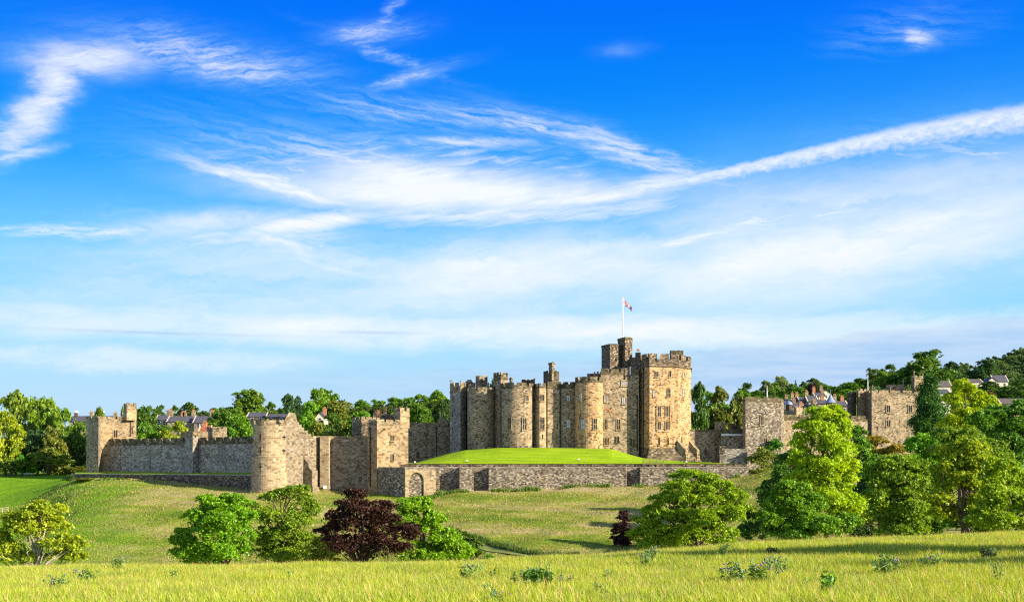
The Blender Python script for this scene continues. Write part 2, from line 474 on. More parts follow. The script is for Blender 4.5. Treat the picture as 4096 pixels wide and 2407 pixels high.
class MB:
    def __init__(s): s.v = []; s.f = []; s.uv = []; s.mi = []

    def quad(s, pts, uvs=None, mi=0):
        i = len(s.v); s.v.extend([tuple(p) for p in pts]); s.f.append(tuple(range(i, i + len(pts))))
        if uvs is None:
            a, b, c = Vector(pts[0]), Vector(pts[1]), Vector(pts[-1])
            n = (b - a).cross(c - a)
            if n.length > 0: n.normalize()
            if abs(n.z) > 0.75: uvs = [(p[0], p[1]) for p in pts]
            else:
                t = Vector((-n.y, n.x, 0)); t = t.normalized() if t.length > 1e-6 else Vector((1, 0, 0))
                uvs = [(t.x * p[0] + t.y * p[1], p[2]) for p in pts]
        s.uv.append(uvs); s.mi.append(mi)

    def prism(s, poly, z0, z1, top=None, cap=True, bottom=False, mi=0, closed=True):
        """vertical-sided block over a plan polygon (counter-clockwise seen from above); top = other polygon for a batter"""
        top = top or poly; n = len(poly); u = 0.0
        for i in range(n if closed else n - 1):
            a, b = poly[i], poly[(i + 1) % n]; c, d = top[(i + 1) % n], top[i]
            L = math.dist(a, b)
            s.quad([(*a, z0), (*b, z0), (*c, z1), (*d, z1)], [(u, z0), (u + L, z0), (u + L, z1), (u, z1)], mi)
            u += L
        if cap: s.quad([(*p, z1) for p in top], mi=mi)
        if bottom: s.quad([(*p, z0) for p in reversed(poly)], mi=mi)

    def box(s, c, ax, ay, az, mi=0, skip=()):
        c = Vector(c); ax = Vector(ax); ay = Vector(ay); az = Vector(az)
        P = lambda i, j, k: c + ax * i + ay * j + az * k
        for nm, q in (('-y', [P(-1, -1, -1), P(1, -1, -1), P(1, -1, 1), P(-1, -1, 1)]), ('+x', [P(1, -1, -1), P(1, 1, -1), P(1, 1, 1), P(1, -1, 1)]),
                      ('+y', [P(1, 1, -1), P(-1, 1, -1), P(-1, 1, 1), P(1, 1, 1)]), ('-x', [P(-1, 1, -1), P(-1, -1, -1), P(-1, -1, 1), P(-1, 1, 1)]),
                      ('+z', [P(-1, -1, 1), P(1, -1, 1), P(1, 1, 1), P(-1, 1, 1)]), ('-z', [P(-1, 1, -1), P(1, 1, -1), P(1, -1, -1), P(-1, -1, -1)])):
            if nm not in skip: s.quad(q, mi=mi)

    def tube(s, pts, rads, n=6, mi=0, cap=True):
        pts = [Vector(p) for p in pts]; rings = []
        for i, p in enumerate(pts):
            d = (pts[min(i + 1, len(pts) - 1)] - pts[max(i - 1, 0)]).normalized()
            a = d.orthogonal().normalized() if abs(d.z) < 0.95 else Vector((1, 0, 0)).cross(d).normalized()
            b = d.cross(a)
            rings.append([p + (a * math.cos(t) + b * math.sin(t)) * rads[i] for t in [2 * math.pi * k / n for k in range(n)]])
        for i in range(len(rings) - 1):
            for k in range(n):
                s.quad([rings[i][k], rings[i][(k + 1) % n], rings[i + 1][(k + 1) % n], rings[i + 1][k]], mi=mi)
        if cap: s.quad(rings[-1], mi=mi)

    def lathe(s, cx, cy, prof, n=10, mi=0):
        for (r0, z0), (r1, z1) in zip(prof, prof[1:]):
            for k in range(n):
                a, b = 2 * math.pi * k / n, 2 * math.pi * (k + 1) / n
                s.quad([(cx + r0 * math.cos(a), cy + r0 * math.sin(a), z0), (cx + r0 * math.cos(b), cy + r0 * math.sin(b), z0),
                        (cx + r1 * math.cos(b), cy + r1 * math.sin(b), z1), (cx + r1 * math.cos(a), cy + r1 * math.sin(a), z1)], mi=mi)

    def build(s, name, mats, parent=None, smooth=False):
        me = bpy.data.meshes.new(name)
        me.from_pydata(s.v, [], s.f)
        uv = me.uv_layers.new(name='UVMap')
        uv.data.foreach_set('uv', np.array([c for q in s.uv for c in q], dtype=np.float32).ravel())
        mats = mats if isinstance(mats, (list, tuple)) else [mats]
        for m in mats: me.materials.append(m)
        me.polygons.foreach_set('material_index', s.mi)
        if smooth: me.polygons.foreach_set('use_smooth', [True] * len(s.f))
        me.update()
        o = bpy.data.objects.new(name, me); COL.objects.link(o)
        if parent is not None: attach(o, parent)
        return o


def origin_of(o):
    p = Vector((0, 0, 0))
    while o is not None: p += o.location; o = o.parent
    return p


def attach(o, parent):
    """child of parent while its mesh keeps world coordinates (no rotations on buildings)"""
    o.parent = parent; o.location = -origin_of(parent)


def tag(o, label=None, cat=None, group=None, kind=None):
    for k, v in (('label', label), ('category', cat), ('group', group), ('kind', kind)):
        if v: o[k] = v
    return o


def thing(name, label, cat, loc=(0, 0, 0), group=None):
    o = bpy.data.objects.new(name, None); COL.objects.link(o); o.location = loc
    o.empty_display_size = 1.0
    return tag(o, label, cat, group, 'thing')


def ccw(poly):
    a = sum(p[0] * q[1] - q[0] * p[1] for p, q in zip(poly, poly[1:] + poly[:1]))
    return poly if a > 0 else list(reversed(poly))


def cen(poly): return (sum(p[0] for p in poly) / len(poly), sum(p[1] for p in poly) / len(poly))


def grow(poly, d):
    c = cen(poly); o = []
    for p in poly:
        r = math.dist(p, c); o.append((c[0] + (p[0] - c[0]) * (1 + d / r), c[1] + (p[1] - c[1]) * (1 + d / r)))
    return o


def ring(px, D, rpx, n=40):
    """round plan: D is the depth of the nearest point"""
    r = rpx / F * D; cx, cy = X(px, D + r), D + r
    return [(cx + r * math.cos(2 * math.pi * k / n), cy + r * math.sin(2 * math.pi * k / n)) for k in range(n)]


def hit(poly, px):
    """nearest point of a plan outline seen along the column px, with the outward normal there"""
    t = (px - CX) / F; best = None
    n = len(poly)
    for i in range(n):
        a, b = poly[i], poly[(i + 1) % n]
        fa, fb = a[0] - t * a[1], b[0] - t * b[1]
        if fa * fb <= 0 and abs(fa - fb) > 1e-9:
            k = fa / (fa - fb); y = a[1] + (b[1] - a[1]) * k; x = a[0] + (b[0] - a[0]) * k
            if best is None or y < best[1]:
                L = math.dist(a, b); nx, ny = (b[1] - a[1]) / L, -(b[0] - a[0]) / L
                best = (x, y, nx, ny)
    if best is None:
        p = min(poly, key=lambda q: abs(q[0] / q[1] - t)); best = (p[0], p[1], 0, -1)
    return best


rng = random.Random(7)


def crenel(mb, path, z, h, mw, gw, th, centre=None, closed=True, inward=None, mi=0, start=0.0):
    """merlons along a plan path, standing on the wall head at z"""
    pts = list(path) + ([path[0]] if closed else [])
    cum = [0.0]
    for a, b in zip(pts, pts[1:]): cum.append(cum[-1] + math.dist(a, b))
    P = cum[-1]; n = max(1, round(P / (mw + gw))); per = P / n; w = per * mw / (mw + gw)

    def at(sv):
        sv = max(0, min(P, sv))
        for i in range(len(pts) - 1):
            if sv <= cum[i + 1] + 1e-9:
                k = (sv - cum[i]) / max(1e-9, cum[i + 1] - cum[i])
                return (pts[i][0] + (pts[i + 1][0] - pts[i][0]) * k, pts[i][1] + (pts[i + 1][1] - pts[i][1]) * k)
        return pts[-1]

    for j in range(n + (0 if closed else 1)):
        s0 = j * per + start * per + rng.uniform(-.04, .04) * per; s1 = s0 + w * rng.uniform(.94, 1.05)
        if s0 >= P - 0.2: break
        ss = [s0] + [c for c in cum if s0 + 0.05 < c < s1 - 0.05] + [min(s1, P)]
        o_ = [at(q) for q in ss]; i_ = []
        for p in o_:
            if inward is not None: i_.append((p[0] + inward[0] * th, p[1] + inward[1] * th))
            else:
                d = math.dist(p, centre); i_.append((p[0] + (centre[0] - p[0]) * th / d, p[1] + (centre[1] - p[1]) * th / d))
        hh = h * rng.uniform(.93, 1.05); za, zb = z, z + hh
        for a, b, c, d in zip(o_, o_[1:], i_, i_[1:]):
            mb.quad([(*a, za), (*b, za), (*b, zb), (*a, zb)], mi=mi)
            mb.quad([(*d, za), (*c, za), (*c, zb - .08), (*d, zb - .08)], mi=mi)
            mb.quad([(*a, zb), (*b, zb), (*d, zb - .08), (*c, zb - .08)], mi=mi)
        mb.quad([(*i_[0], za), (*o_[0], za), (*o_[0], zb), (*i_[0], zb - .08)], mi=mi)
        mb.quad([(*o_[-1], za), (*i_[-1], za), (*i_[-1], zb - .08), (*o_[-1], zb)], mi=mi)


class Block:
    """a tower or wall of the castle as one part with its own sub-parts"""

    def __init__(s, parent, name, plan, z0, z1, mat, deep=None, plinth=None, top=None, label=None):
        s.poly = ccw(plan); s.z0, s.z1 = z0, z1; s.parent = parent
        mb = MB(); mb.prism(s.poly, z0, z1)
        if plinth:
            h, d = plinth
            mb.prism(grow(s.poly, d), z0, z0 + h, top=grow(s.poly, 0.03), cap=False, mi=1)
        s.o = mb.build(name, [M[mat], M['plinth']], parent)
        if label: s.o['label'] = label

    def battlement(s, h, mw, gw, th=0.55, mat='mossy', course=None, zbase=None, corbel=0.0):
        mb = MB(); poly = grow(s.poly, 0.0); z = s.z1
        if course:                                   # projecting string course at this height
            zc, d, hh = course
            g0, g1 = grow(s.poly, 0.02), grow(s.poly, d)
            mb.prism(g0, zc - hh * .6, zc, top=g1, cap=False); mb.prism(g1, zc, zc + hh * .5, top=g1, cap=False)
            mb.prism(g1, zc + hh * .5, zc + hh, top=g0, cap=False)
        if zbase is not None:                        # darker parapet masonry, a few cm proud of the wall
            g = grow(s.poly, 0.04); mb.prism(g, zbase, z + 0.02, cap=True); poly = g; z = z + 0.02
        crenel(mb, poly, z, h, mw, gw, th, centre=cen(s.poly))
        return mb.build('battlement', M[mat], s.o)

    def window(s, px, py, wpx, hpx, kind='pair', glass='glass', surround='honey', sill=True, name='window'):
        x, y, nx, ny = hit(s.poly, px)
        k = y / F; h = hpx * k; z = Z(py, y)
        tx, ty = -ny, nx                              # along the wall, to the right
        vis = max(0.45, abs(ty * 0 + tx * 1.0))
        w = wpx * k / vis
        w = min(w, wpx * k * 1.7)
        return make_window(name, s.o, (x, y, z), (nx, ny), w, h, kind, glass, surround, sill)

    def pipe(s, px, py0, py1, r=0.13):
        x, y, nx, ny = hit(s.poly, px)
        mb = MB(); c = (x + nx * .2, y + ny * .2)
        mb.tube([(*c, Z(py1, y)), (*c, Z(py0, y))], [r, r], 8)
        z = Z(py1, y) + 1.5
        while z < Z(py0, y):
            mb.tube([(*c, z), (*c, z + .25)], [r * 1.5, r * 1.5], 8); z += 2.6
        mb.box((*c, Z(py0, y) + .2), (.28, 0, 0), (0, .28, 0), (0, 0, .25))
        return mb.build('drainpipe', M['pipe'], s.o)


def arch_outline(w, h, pointed=True, n=5):
    """outline of one light, from lower left, counter-clockwise; arch springs at h - w*0.8"""
    hw = w / 2; rise = min(h * 0.5, w * (0.85 if pointed else 0.5)); sp = h / 2 - rise
    pts = [(-hw, -h / 2), (hw, -h / 2)]
    for i in range(n + 1):
        t = i / n; pts.append((hw * math.cos(t * math.pi / 2) ** (0.85 if pointed else 1.0), sp + rise * math.sin(t * math.pi / 2)))
    for i in range(n - 1, -1, -1):
        t = i / n; pts.append((-hw * math.cos(t * math.pi / 2) ** (0.85 if pointed else 1.0), sp + rise * math.sin(t * math.pi / 2)))
    return pts


def make_window(name, parent, pos, nrm, w, h, kind, glass, surround, sill):
    x, y, z = pos; nx, ny = nrm; tx, ty = -ny, nx
    mb = MB()
    P = lambda u, v, d: (x + tx * u + nx * d, y + ty * u + ny * d, z + v)
    lights = {'pair': 2, 'pairrect': 2, 'triple': 3, 'single': 1, 'rect': 1, 'slit': 1, 'cross': 1, 'mullion': 2}[kind]
    if kind == 'cross':                               # cruciform arrow loop
        for (a, b, hw, hh) in ((0, 0, w * .12, h / 2), (0, h * .08, w / 2, w * .12)):
            mb.quad([P(a - hw, b - hh, .05 if hw < hh else .06), P(a + hw, b - hh, .05 if hw < hh else .06), P(a + hw, b + hh, .05 if hw < hh else .06), P(a - hw, b + hh, .05 if hw < hh else .06)], mi=0)
        return mb.build('arrow_loop', [M['void'], M[surround]], parent)
    fr = 0.0 if kind == 'slit' else min(.16, w * .12)
    mul = min(.14, w * .09)
    lw = (w - 2 * fr - mul * (lights - 1)) / lights
    lh = h - 2 * fr
    dp = 0.20                                         # the dressed-stone surround stands this proud, the glass sits inside it
    # surround as slabs round the opening
    if fr > 0:
        for (u0, u1, v0, v1) in ((-w / 2, -w / 2 + fr, -h / 2, h / 2), (w / 2 - fr, w / 2, -h / 2, h / 2), (-w / 2 + fr, w / 2 - fr, h / 2 - fr, h / 2)):
            c = P((u0 + u1) / 2, (v0 + v1) / 2, dp / 2 - .02)
            mb.box(c, (tx * (u1 - u0) / 2, ty * (u1 - u0) / 2, 0), (-nx * dp / 2, -ny * dp / 2, 0), (0, 0, (v1 - v0) / 2), mi=1)
        for i in range(lights - 1):
            u = -w / 2 + fr + lw * (i + 1) + mul * (i + .5)
            mb.box(P(u, -fr / 2, dp * .4), (tx * mul / 2, ty * mul / 2, 0), (-nx * dp * .4, -ny * dp * .4, 0), (0, 0, (h - fr) / 2 - .01), mi=1)
    if sill and fr > 0:
        mb.box(P(0, -h / 2 - .12, .14), (tx * (w / 2 + .12), ty * (w / 2 + .12), 0), (-nx * .16, -ny * .16, 0), (0, 0, .12), mi=1)
    for i in range(lights):
        u = -w / 2 + fr + lw * (i + .5) + mul * i
        ol = arch_outline(lw * .98, lh) if kind in ('pair', 'triple', 'single', 'mullion') else [(-lw / 2, -lh / 2), (lw / 2, -lh / 2), (lw / 2, lh / 2), (-lw / 2, lh / 2)]
        mb.quad([P(u + a, b, .04) for a, b in ol], mi=0)
        if len(ol) > 4:                               # spandrels either side of the pointed head
            top = lh / 2
            for sgn in (1, -1):
                side = [p for p in ol[2:] if p[0] * sgn >= -1e-6]
                side = sorted(side, key=lambda p: p[1])
                poly = [P(u + p[0], p[1], .1) for p in side] + [P(u + sgn * lw / 2, top, .1)]
                if sgn > 0: poly = list(reversed(poly))
                mb.quad(poly, mi=1)
        if kind in ('mullion',) or (kind == 'pair' and lh > 2.0):
            mb.box(P(u, -lh * .05, .10), (tx * lw / 2, ty * lw / 2, 0), (-nx * .05, -ny * .05, 0), (0, 0, .06), mi=1)
        elif glass == 'blind':
            mb.box(P(u, 0, .07), (tx * lw / 2, ty * lw / 2, 0), (-nx * .02, -ny * .02, 0), (0, 0, .035), mi=1)
    return mb.build(name, [M[glass if kind not in ('slit',) else 'void'], M[surround]], parent)


def statue(parent, px, py_top, py_base, D, lean=0.0, arm=1):
    """weathered stone watchman on a merlon"""
    x, y = pt(px, D); z0, z1 = Z(py_base, D), Z(py_top, D); h = z1 - z0
    mb = MB()
    mb.tube([(x, y, z0), (x, y, z0 + h * .12)], [h * .16, h * .13], 6)
    mb.tube([(x - h * .06, y, z0 + h * .1), (x - h * .05, y, z0 + h * .45), (x, y, z0 + h * .52)], [h * .06, h * .075, h * .1], 6)
    mb.tube([(x + h * .06, y, z0 + h * .1), (x + h * .05, y, z0 + h * .45), (x, y, z0 + h * .52)], [h * .06, h * .075, h * .1], 6)
    mb.tube([(x, y, z0 + h * .46), (x + lean * h * .05, y, z0 + h * .65), (x + lean * h * .1, y, z0 + h * .8), (x + lean * h * .1, y, z0 + h * .84)], [h * .1, h * .13, h * .12, h * .05], 7)
    mb.tube([(x + lean * h * .1, y, z0 + h * .83), (x + lean * h * .12, y, z0 + h * .9), (x + lean * h * .12, y, z0 + h * .98)], [h * .05, h * .075, h * .03], 6)
    mb.tube([(x + arm * h * .12, y, z0 + h * .78), (x + arm * h * .24, y, z0 + h * .66), (x + arm * h * .3, y - .1, z0 + h * .82)], [h * .05, h * .04, h * .03], 5)
    mb.tube([(x - arm * h * .12, y, z0 + h * .78), (x - arm * h * .2, y, z0 + h * .6), (x - arm * h * .12, y - .1, z0 + h * .5)], [h * .05, h * .04, h * .03], 5)
    return mb.build('statue', M['mossbuff'], parent)


# ------------------------------------------------------------------ terrain
PXK = np.array([-2500, 0, 150, 300, 500, 1000, 1500, 1750, 2000, 2300, 2600, 2800, 2950, 3080, 3300, 4096, 6500], float)
ROWS = {
    24: [2458, 2455, 2455, 2455, 2454, 2452, 2450, 2448, 2446, 2444, 2442, 2440, 2438, 2437, 2435, 2430, 2420],
    45: [2352, 2346, 2346, 2345, 2344, 2341, 2336, 2332, 2327, 2318, 2308, 2300, 2292, 2287, 2278, 2252, 2200],
    70: [2285, 2276, 2275, 2274, 2273, 2269, 2262, 2256, 2248, 2232, 2212, 2197, 2185, 2178, 2168, 2140, 2090],
}
ROWZ = {
    -60: [-1.75] * 17, 4: [-1.85] * 17,
    95: [-12.5, -12, -12, -12, -12, -12, -12, -12, -12, -11.5, -11, -10.5, -10, -9.5, -9, -8.2, -7],
    140: [-20, -20, -20, -20, -20, -20, -20, -20, -20, -19.5, -18, -17, -16, -15, -14, -12.5, -11],
    185: [-20.8] * 8 + [-20.6, -20.3, -19.5, -18.5, -17, -16, -14.5, -13, -12],
}
ROWP = {
    215: [2230, 2235, 2235, 2238, 2238, 2232, 2224, 2217, 2210, 2202, 2187, 2170, 2150, 2130, 2110, 2080, 2050],
    235: [2200, 2190, 2170, 2142, 2127, 2117, 2114, 2102, 2088, 2082, 2077, 2070, 2055, 2035, 2010, 1990, 1980],
    260: [2140, 2115, 2096, 2018, 1984, 1984, 2012, 2006, 1999, 1991, 1986, 1978, 1956, 1928, 1920, 1920, 1920],
    275: [2095, 2072, 2044, 1960, 1936, 1962, 1980, 1968, 1958, 1949, 1942, 1932, 1912, 1880, 1880, 1890, 1900],
    290: [2050, 2035, 1994, 1916, 1915, 1950, 1965, 1960, 1955, 1950, 1945, 1930, 1910, 1885, 1880, 1890, 1900],
    306: [2000, 1985, 1958, 1912, 1912, 1925, 1930, 1930, 1930, 1930, 1925, 1920, 1905, 1885, 1880, 1885, 1900],
    330: [1907, 1907, 1905, 1902, 1900, 1905, 1910, 1910, 1910, 1910, 1905, 1900, 1890, 1880, 1870, 1870, 1880],
    400: [1893, 1893, 1890, 1878, 1805, 1785, 1782, 1780, 1780, 1775, 1765, 1745, 1725, 1710, 1700, 1710, 1715],
    600: [1800, 1795, 1790, 1770, 1735, 1712, 1700, 1700, 1700, 1695, 1685, 1665, 1650, 1640, 1618, 1585, 1570],
    900: [1780, 1775, 1770, 1750, 1725, 1700, 1690, 1690, 1690, 1685, 1675, 1655, 1640, 1625, 1595, 1500, 1450],
    1500: [1800, 1790, 1790, 1790, 1785, 1780, 1775, 1770, 1765, 1760, 1750, 1740, 1725, 1710, 1690, 1640, 1600],
    5000: [1840] * 17, 9000: [1848] * 17,
}
KD, KZ = [], []
for d, r in sorted({**{k: ('p', v) for k, v in ROWS.items()}, **{k: ('p', v) for k, v in ROWP.items()}, **{k: ('z', v) for k, v in ROWZ.items()}}.items()):
    KD.append(float(d)); KZ.append(np.array(r[1], float) if r[0] == 'z' else (EY - np.array(r[1], float)) / F * d)
KD = np.array(KD); KZ = np.array(KZ)                   # rows x knots
KZ = np.array([np.interp(np.arange(-2500, 6501, 50), PXK, z) for z in KZ])
PXF = np.arange(-2500, 6501, 50).astype(float)
for _ in range(2):                                     # round the knots off along the contour
    KZ[:, 1:-1] = KZ[:, 1:-1] * .5 + (KZ[:, :-2] + KZ[:, 2:]) * .25


def pchip_slopes(xk, yk):
    h = np.diff(xk)[:, None]; d = np.diff(yk, axis=0) / h
    m = np.zeros_like(yk)
    w1 = 2 * h[1:] + h[:-1]; w2 = h[1:] + 2 * h[:-1]
    ok = d[1:] * d[:-1] > 0
    with np.errstate(divide='ignore', invalid='ignore'):
        hm = (w1 + w2) / (w1 / d[:-1] + w2 / d[1:])
    m[1:-1] = np.where(ok, hm, 0); m[0] = d[0]; m[-1] = d[-1]
    return m


KM = pchip_slopes(KD, KZ)


def ground(x, y):
    """terrain height (arrays or scalars)"""
    x = np.atleast_1d(np.asarray(x, float)); y = np.atleast_1d(np.asarray(y, float))
    de = np.maximum(y, 60.0)
    px = np.clip(CX + F * x / de, -2499, 6499)
    i = np.clip(np.searchsorted(KD, y) - 1, 0, len(KD) - 2)
    h = KD[i + 1] - KD[i]; t = np.clip((y - KD[i]) / h, 0, 1)
    j = np.clip(((px + 2500) / 50).astype(int), 0, len(PXF) - 2); q = (px - PXF[j]) / 50
    L = lambda a, r: a[r, j] * (1 - q) + a[r, j + 1] * q
    z = (L(KZ, i) * (1 + 2 * t) * (1 - t) ** 2 + L(KM, i) * h * t * (1 - t) ** 2 + L(KZ, i + 1) * t * t * (3 - 2 * t) + L(KM, i + 1) * h * t * t * (t - 1))
    am = np.clip((y - 90) / 60, 0, 1) * np.clip((330 - y) / 40, 0, 1)
    z = z + am * (0.30 * np.sin(x * .21 + y * .13) * np.sin(y * .31 - x * .05) + 0.22 * np.sin(x * .53 - 1.3 + y * .2) * np.sin(y * .71 + .4))
    z = z + np.clip((y - 20) / 30, 0, 1) * np.clip((95 - y) / 20, 0, 1) * 0.10 * np.sin(x * .5 + 1) * np.sin(y * .4)
    return z


def gz(x, y): return float(ground(x, y)[0])


rowsD = np.concatenate([np.arange(-60, 24, 6), np.arange(24, 104, 1.5), np.arange(104, 345, 2.0), np.arange(345, 1000, 22), np.array([1100, 1300, 1500, 2000, 3000, 5000, 9000])])
colsP = np.concatenate([np.arange(-2600, -200, 100), np.arange(-200, 4300, 18), np.arange(4300, 6700, 100)])
DD, PP = np.meshgrid(rowsD, colsP, indexing='ij')
XX = (PP - CX) / F * np.maximum(DD, 60)
ZZ = ground(XX.ravel(), DD.ravel()).reshape(XX.shape)
me = bpy.data.meshes.new('hillside')
nr, nc = XX.shape
idx = np.arange(nr * nc).reshape(nr, nc)
fc = np.stack([idx[:-1, :-1], idx[:-1, 1:], idx[1:, 1:], idx[1:, :-1]], -1).reshape(-1, 4)
me.vertices.add(nr * nc); me.vertices.foreach_set('co', np.stack([XX, DD, ZZ], -1).astype(np.float32).ravel())
me.loops.add(fc.size); me.loops.foreach_set('vertex_index', fc.ravel().astype(np.int32))
me.polygons.add(len(fc)); me.polygons.foreach_set('loop_start', np.arange(0, fc.size, 4, dtype=np.int32))
me.polygons.foreach_set('use_smooth', np.ones(len(fc), bool))
me.update(); me.validate(); me.materials.append(M['ground'])
o = bpy.data.objects.new('hillside', me); COL.objects.link(o)
tag(o, 'grassy hillside falling to the valley and rising to the castle', None, None, 'structure')


def sheet(name, mat, px0, px1, d0, d1, zf, nx=60, ny=16, label=None, px_l=None, px_r=None):
    """ground sheet over a px / depth range"""
    mb = MB(); g = []
    for j in range(ny + 1):
        D = d0 + (d1 - d0) * j / ny; row = []
        for i in range(nx + 1):
            p = px0 + (px1 - px0) * i / nx; row.append((X(p, D), D, zf(p, D)))
        g.append(row)
    for j in range(ny):
        for i in range(nx): mb.quad([g[j][i], g[j][i + 1], g[j + 1][i + 1], g[j + 1][i]], [(0, 0)] * 4)
    ob = mb.build(name, mat, None, True)
    return tag(ob, label, None, None, 'structure')


# mown mound in front of the keep
MP = [1600, 1660, 1781, 1857, 2003, 2187, 2441, 2518, 2575, 2670, 2880, 2960]
MZ = [1852, 1851, 1817, 1800, 1790, 1790, 1794, 1817, 1832, 1841, 1849, 1851]


def mound(p, D):
    top = Z(np.interp(p, MP, MZ), 301); f = Z(1854, 282)
    t = max(0, min(1, (D - 282) / 17.5)); t = math.sin(t * math.pi / 2) ** 1.15
    return f + (top - f) * t + .10 * t * (1 - t) * 4 * math.sin(p * .021 + D * .3) * math.sin(D * .9 - p * .008)


sheet('castle_lawn', M['lawn'], 1560, 2985, 282, 332, mound, 90, 26, 'bright mown lawn swelling up to the foot of the keep')
# terrace lawn below the left curtain wall
def terr(p, D): return -3.05 + 0.35 * (D - (307 - (p - 285) * 20 / 725)) / 9
mb = MB(); gp = []
for i in range(21):
    p = 300 + (1030 - 300) * i / 20; Da = 309.1 - (p - 285) * 30.5 / 751; Db = 320.5 - (p - 410) * 36 / 610
    gp.append([(X(p, Da), Da, -3.02), (X(p, Db), Db, -2.45)])
for a, b in zip(gp, gp[1:]): mb.quad([a[0], b[0], b[1], a[1]], [(0, 0)] * 4)
tag(mb.build('terrace_lawn', M['lawn']), 'narrow strip of grass between the retaining wall and the curtain wall', None, None, 'structure')
# worn path in the valley
mb = MB()
pp = [(1800, 228), (1850, 224.5), (1900, 221.5), (1960, 218.5), (2020, 215.5), (2090, 212.5), (2170, 209)]
pl = []
for p, D in pp:
    x = X(p, D); pl.append(((x - .5, D - 1.1, gz(x - .5, D - 1.1) + .22), (x, D, gz(x, D) + .22), (x + .5, D + 1.1, gz(x + .5, D + 1.1) + .22)))
for a, b in zip(pl, pl[1:]):
    for k in (0, 1): mb.quad([a[k], b[k], b[k + 1], a[k + 1]], [(0, 0)] * 4)
tag(mb.build('path', M['path']), 'pale trodden path along the valley floor', None, None, 'structure')


# ------------------------------------------------------------------ castle: left wing
def along(p, q, k): return (p[0] + (q[0] - p[0]) * k, p[1] + (q[1] - p[1]) * k)


def wall_plan(front, th):
    """plan of a wall of thickness th behind a front line of points"""
    a, b = front[0], front[-1]; L = math.dist(a, b); n = (-(b[1] - a[1]) / L, (b[0] - a[0]) / L)
    return list(front) + [(p[0] + n[0] * th, p[1] + n[1] * th) for p in reversed(front)], n


def wall_crenel(blk, front, n, h, mw, gw, zbase=None, mat='mossy', th=0.6):
    mb = MB()
    L = math.dist(front[0], front[-1])
    fr = [(p[0] - n[0] * .05, p[1] - n[1] * .05) for p in front]
    if zbase is not None:
        for a, b in zip(fr, fr[1:]): mb.quad([(*a, zbase), (*b, zbase), (*b, blk.z1), (*a, blk.z1)])
    crenel(mb, fr, blk.z1, h, mw, gw, th, closed=False, inward=n)
    return mb.build('battlement', M[mat], blk.o)


G = Z  # short alias
# corner tower at the far left
t = thing('corner_tower', 'buff stone corner tower at the left end of the castle with a taller square turret', 'tower', (X(400, 318), 318, -2.9))
A, B, C_ = pt(345, 318.5), pt(394, 314), pt(405, 317.5)
D_, E_ = pt(418, 319.0), pt(544, 322.5)
body = Block(t, 'tower_body', [A, B, C_, (C_[0] + 2, 329), (A[0] + 3.5, 330)], -4.5, G(1672, 316), 'buff')
body.battlement(0.65, 2.6, 0.7, zbase=G(1690, 316), mat='mossbuff')
hall = Block(t, 'tower_hall', [(C_[0] - .6, C_[1] + .3), E_, (E_[0] - 2.4, 330), (C_[0] - .4, 330)], -4.5, G(1676, 320), 'honey')
hall.battlement(0.75, 1.7, 0.75, zbase=G(1688, 320), mat='mossbuff')
hall.window(462, 1734, 15, 32, 'pair')
hall.window(529, 1722, 3, 26, 'slit'); hall.window(530, 1680, 3, 16, 'slit')
hall.pipe(522, 1668, 1745, .08)
tp = [pt(507, 319.6), pt(544, 321.6), (pt(544, 321.6)[0] - 1.6, 327), (X(507, 319.6) - 3.1, 326.0)]
tur = Block(t, 'turret', tp, G(1680, 321), G(1622, 321), 'honey')
tur.battlement(0.75, 1.5, 0.6, zbase=G(1634, 321), mat='mossbuff')
st = Block(t, 'stair_step', [pt(489, 320.2), pt(509, 320.4), (X(509, 320) - .3, 325), (X(489, 320) - .3, 325)], G(1680, 321), G(1655, 321), 'honey')
st2 = Block(t, 'stair_step', [pt(478, 320.2), pt(490, 320.3), (X(490, 320) - .3, 325), (X(478, 320) - .3, 325)], G(1680, 321), G(1665, 321), 'honey')

# left curtain wall
w0, w1_ = pt(408, 321), pt(1024, 284)
plan, nrm_ = wall_plan([w0, w1_], 2.2)
cw = thing('curtain_wall', 'long grey curtain wall in shade between the corner tower and the large round tower', 'castle wall', (*along(w0, w1_, .5), -3))
cwb = Block(cw, 'wall_face', plan, -4.5, G(1763, 303), 'grey')
wall_crenel(cwb, [w0, w1_], nrm_, 0.85, 2.3, 0.75, zbase=G(1778, 303))
for p0, top_, wd in ((478, 1785, 15), (598, 1795, 12), (905, 1842, 0)):
    if wd:
        x, y, nx, ny = hit(cwb.poly, p0); k = wd / F * y
        mb = MB(); mb.box((x + nx * .12, y + ny * .12, (G(top_, y) - 3.2) / 2), (-ny * k / 2, nx * k / 2, 0), (-nx * .14, -ny * .14, 0), (0, 0, (G(top_, y) + 3.2) / 2), skip=('-z',))
        mb.build('pilaster', M['grey'], cwb.o)
for p0 in (443, 480, 527, 569, 610, 655, 700):
    cwb.window(p0, 1763, 9, 11, 'cross')
for p0 in (880, 955): cwb.window(p0, 1759, 8, 4, 'slit')
# small wall turret half way along
t = thing('wall_turret', 'slim square turret standing half way along the long left curtain wall', 'turret', (X(765, 304), 304, -3))
a_, b_, c_ = pt(740, 297.5), pt(771, 294.5), pt(791, 296)
wt = Block(t, 'turret_body', [a_, b_, c_, (c_[0], 306), (a_[0] + .5, 306)], -4.5, G(1734, 299), 'grey', plinth=(1.0, .25))
wt.battlement(0.62, 1.15, 0.4, zbase=G(1748, 299), mat='mossbuff')
wt.window(781, 1744, 8, 14, 'cross')
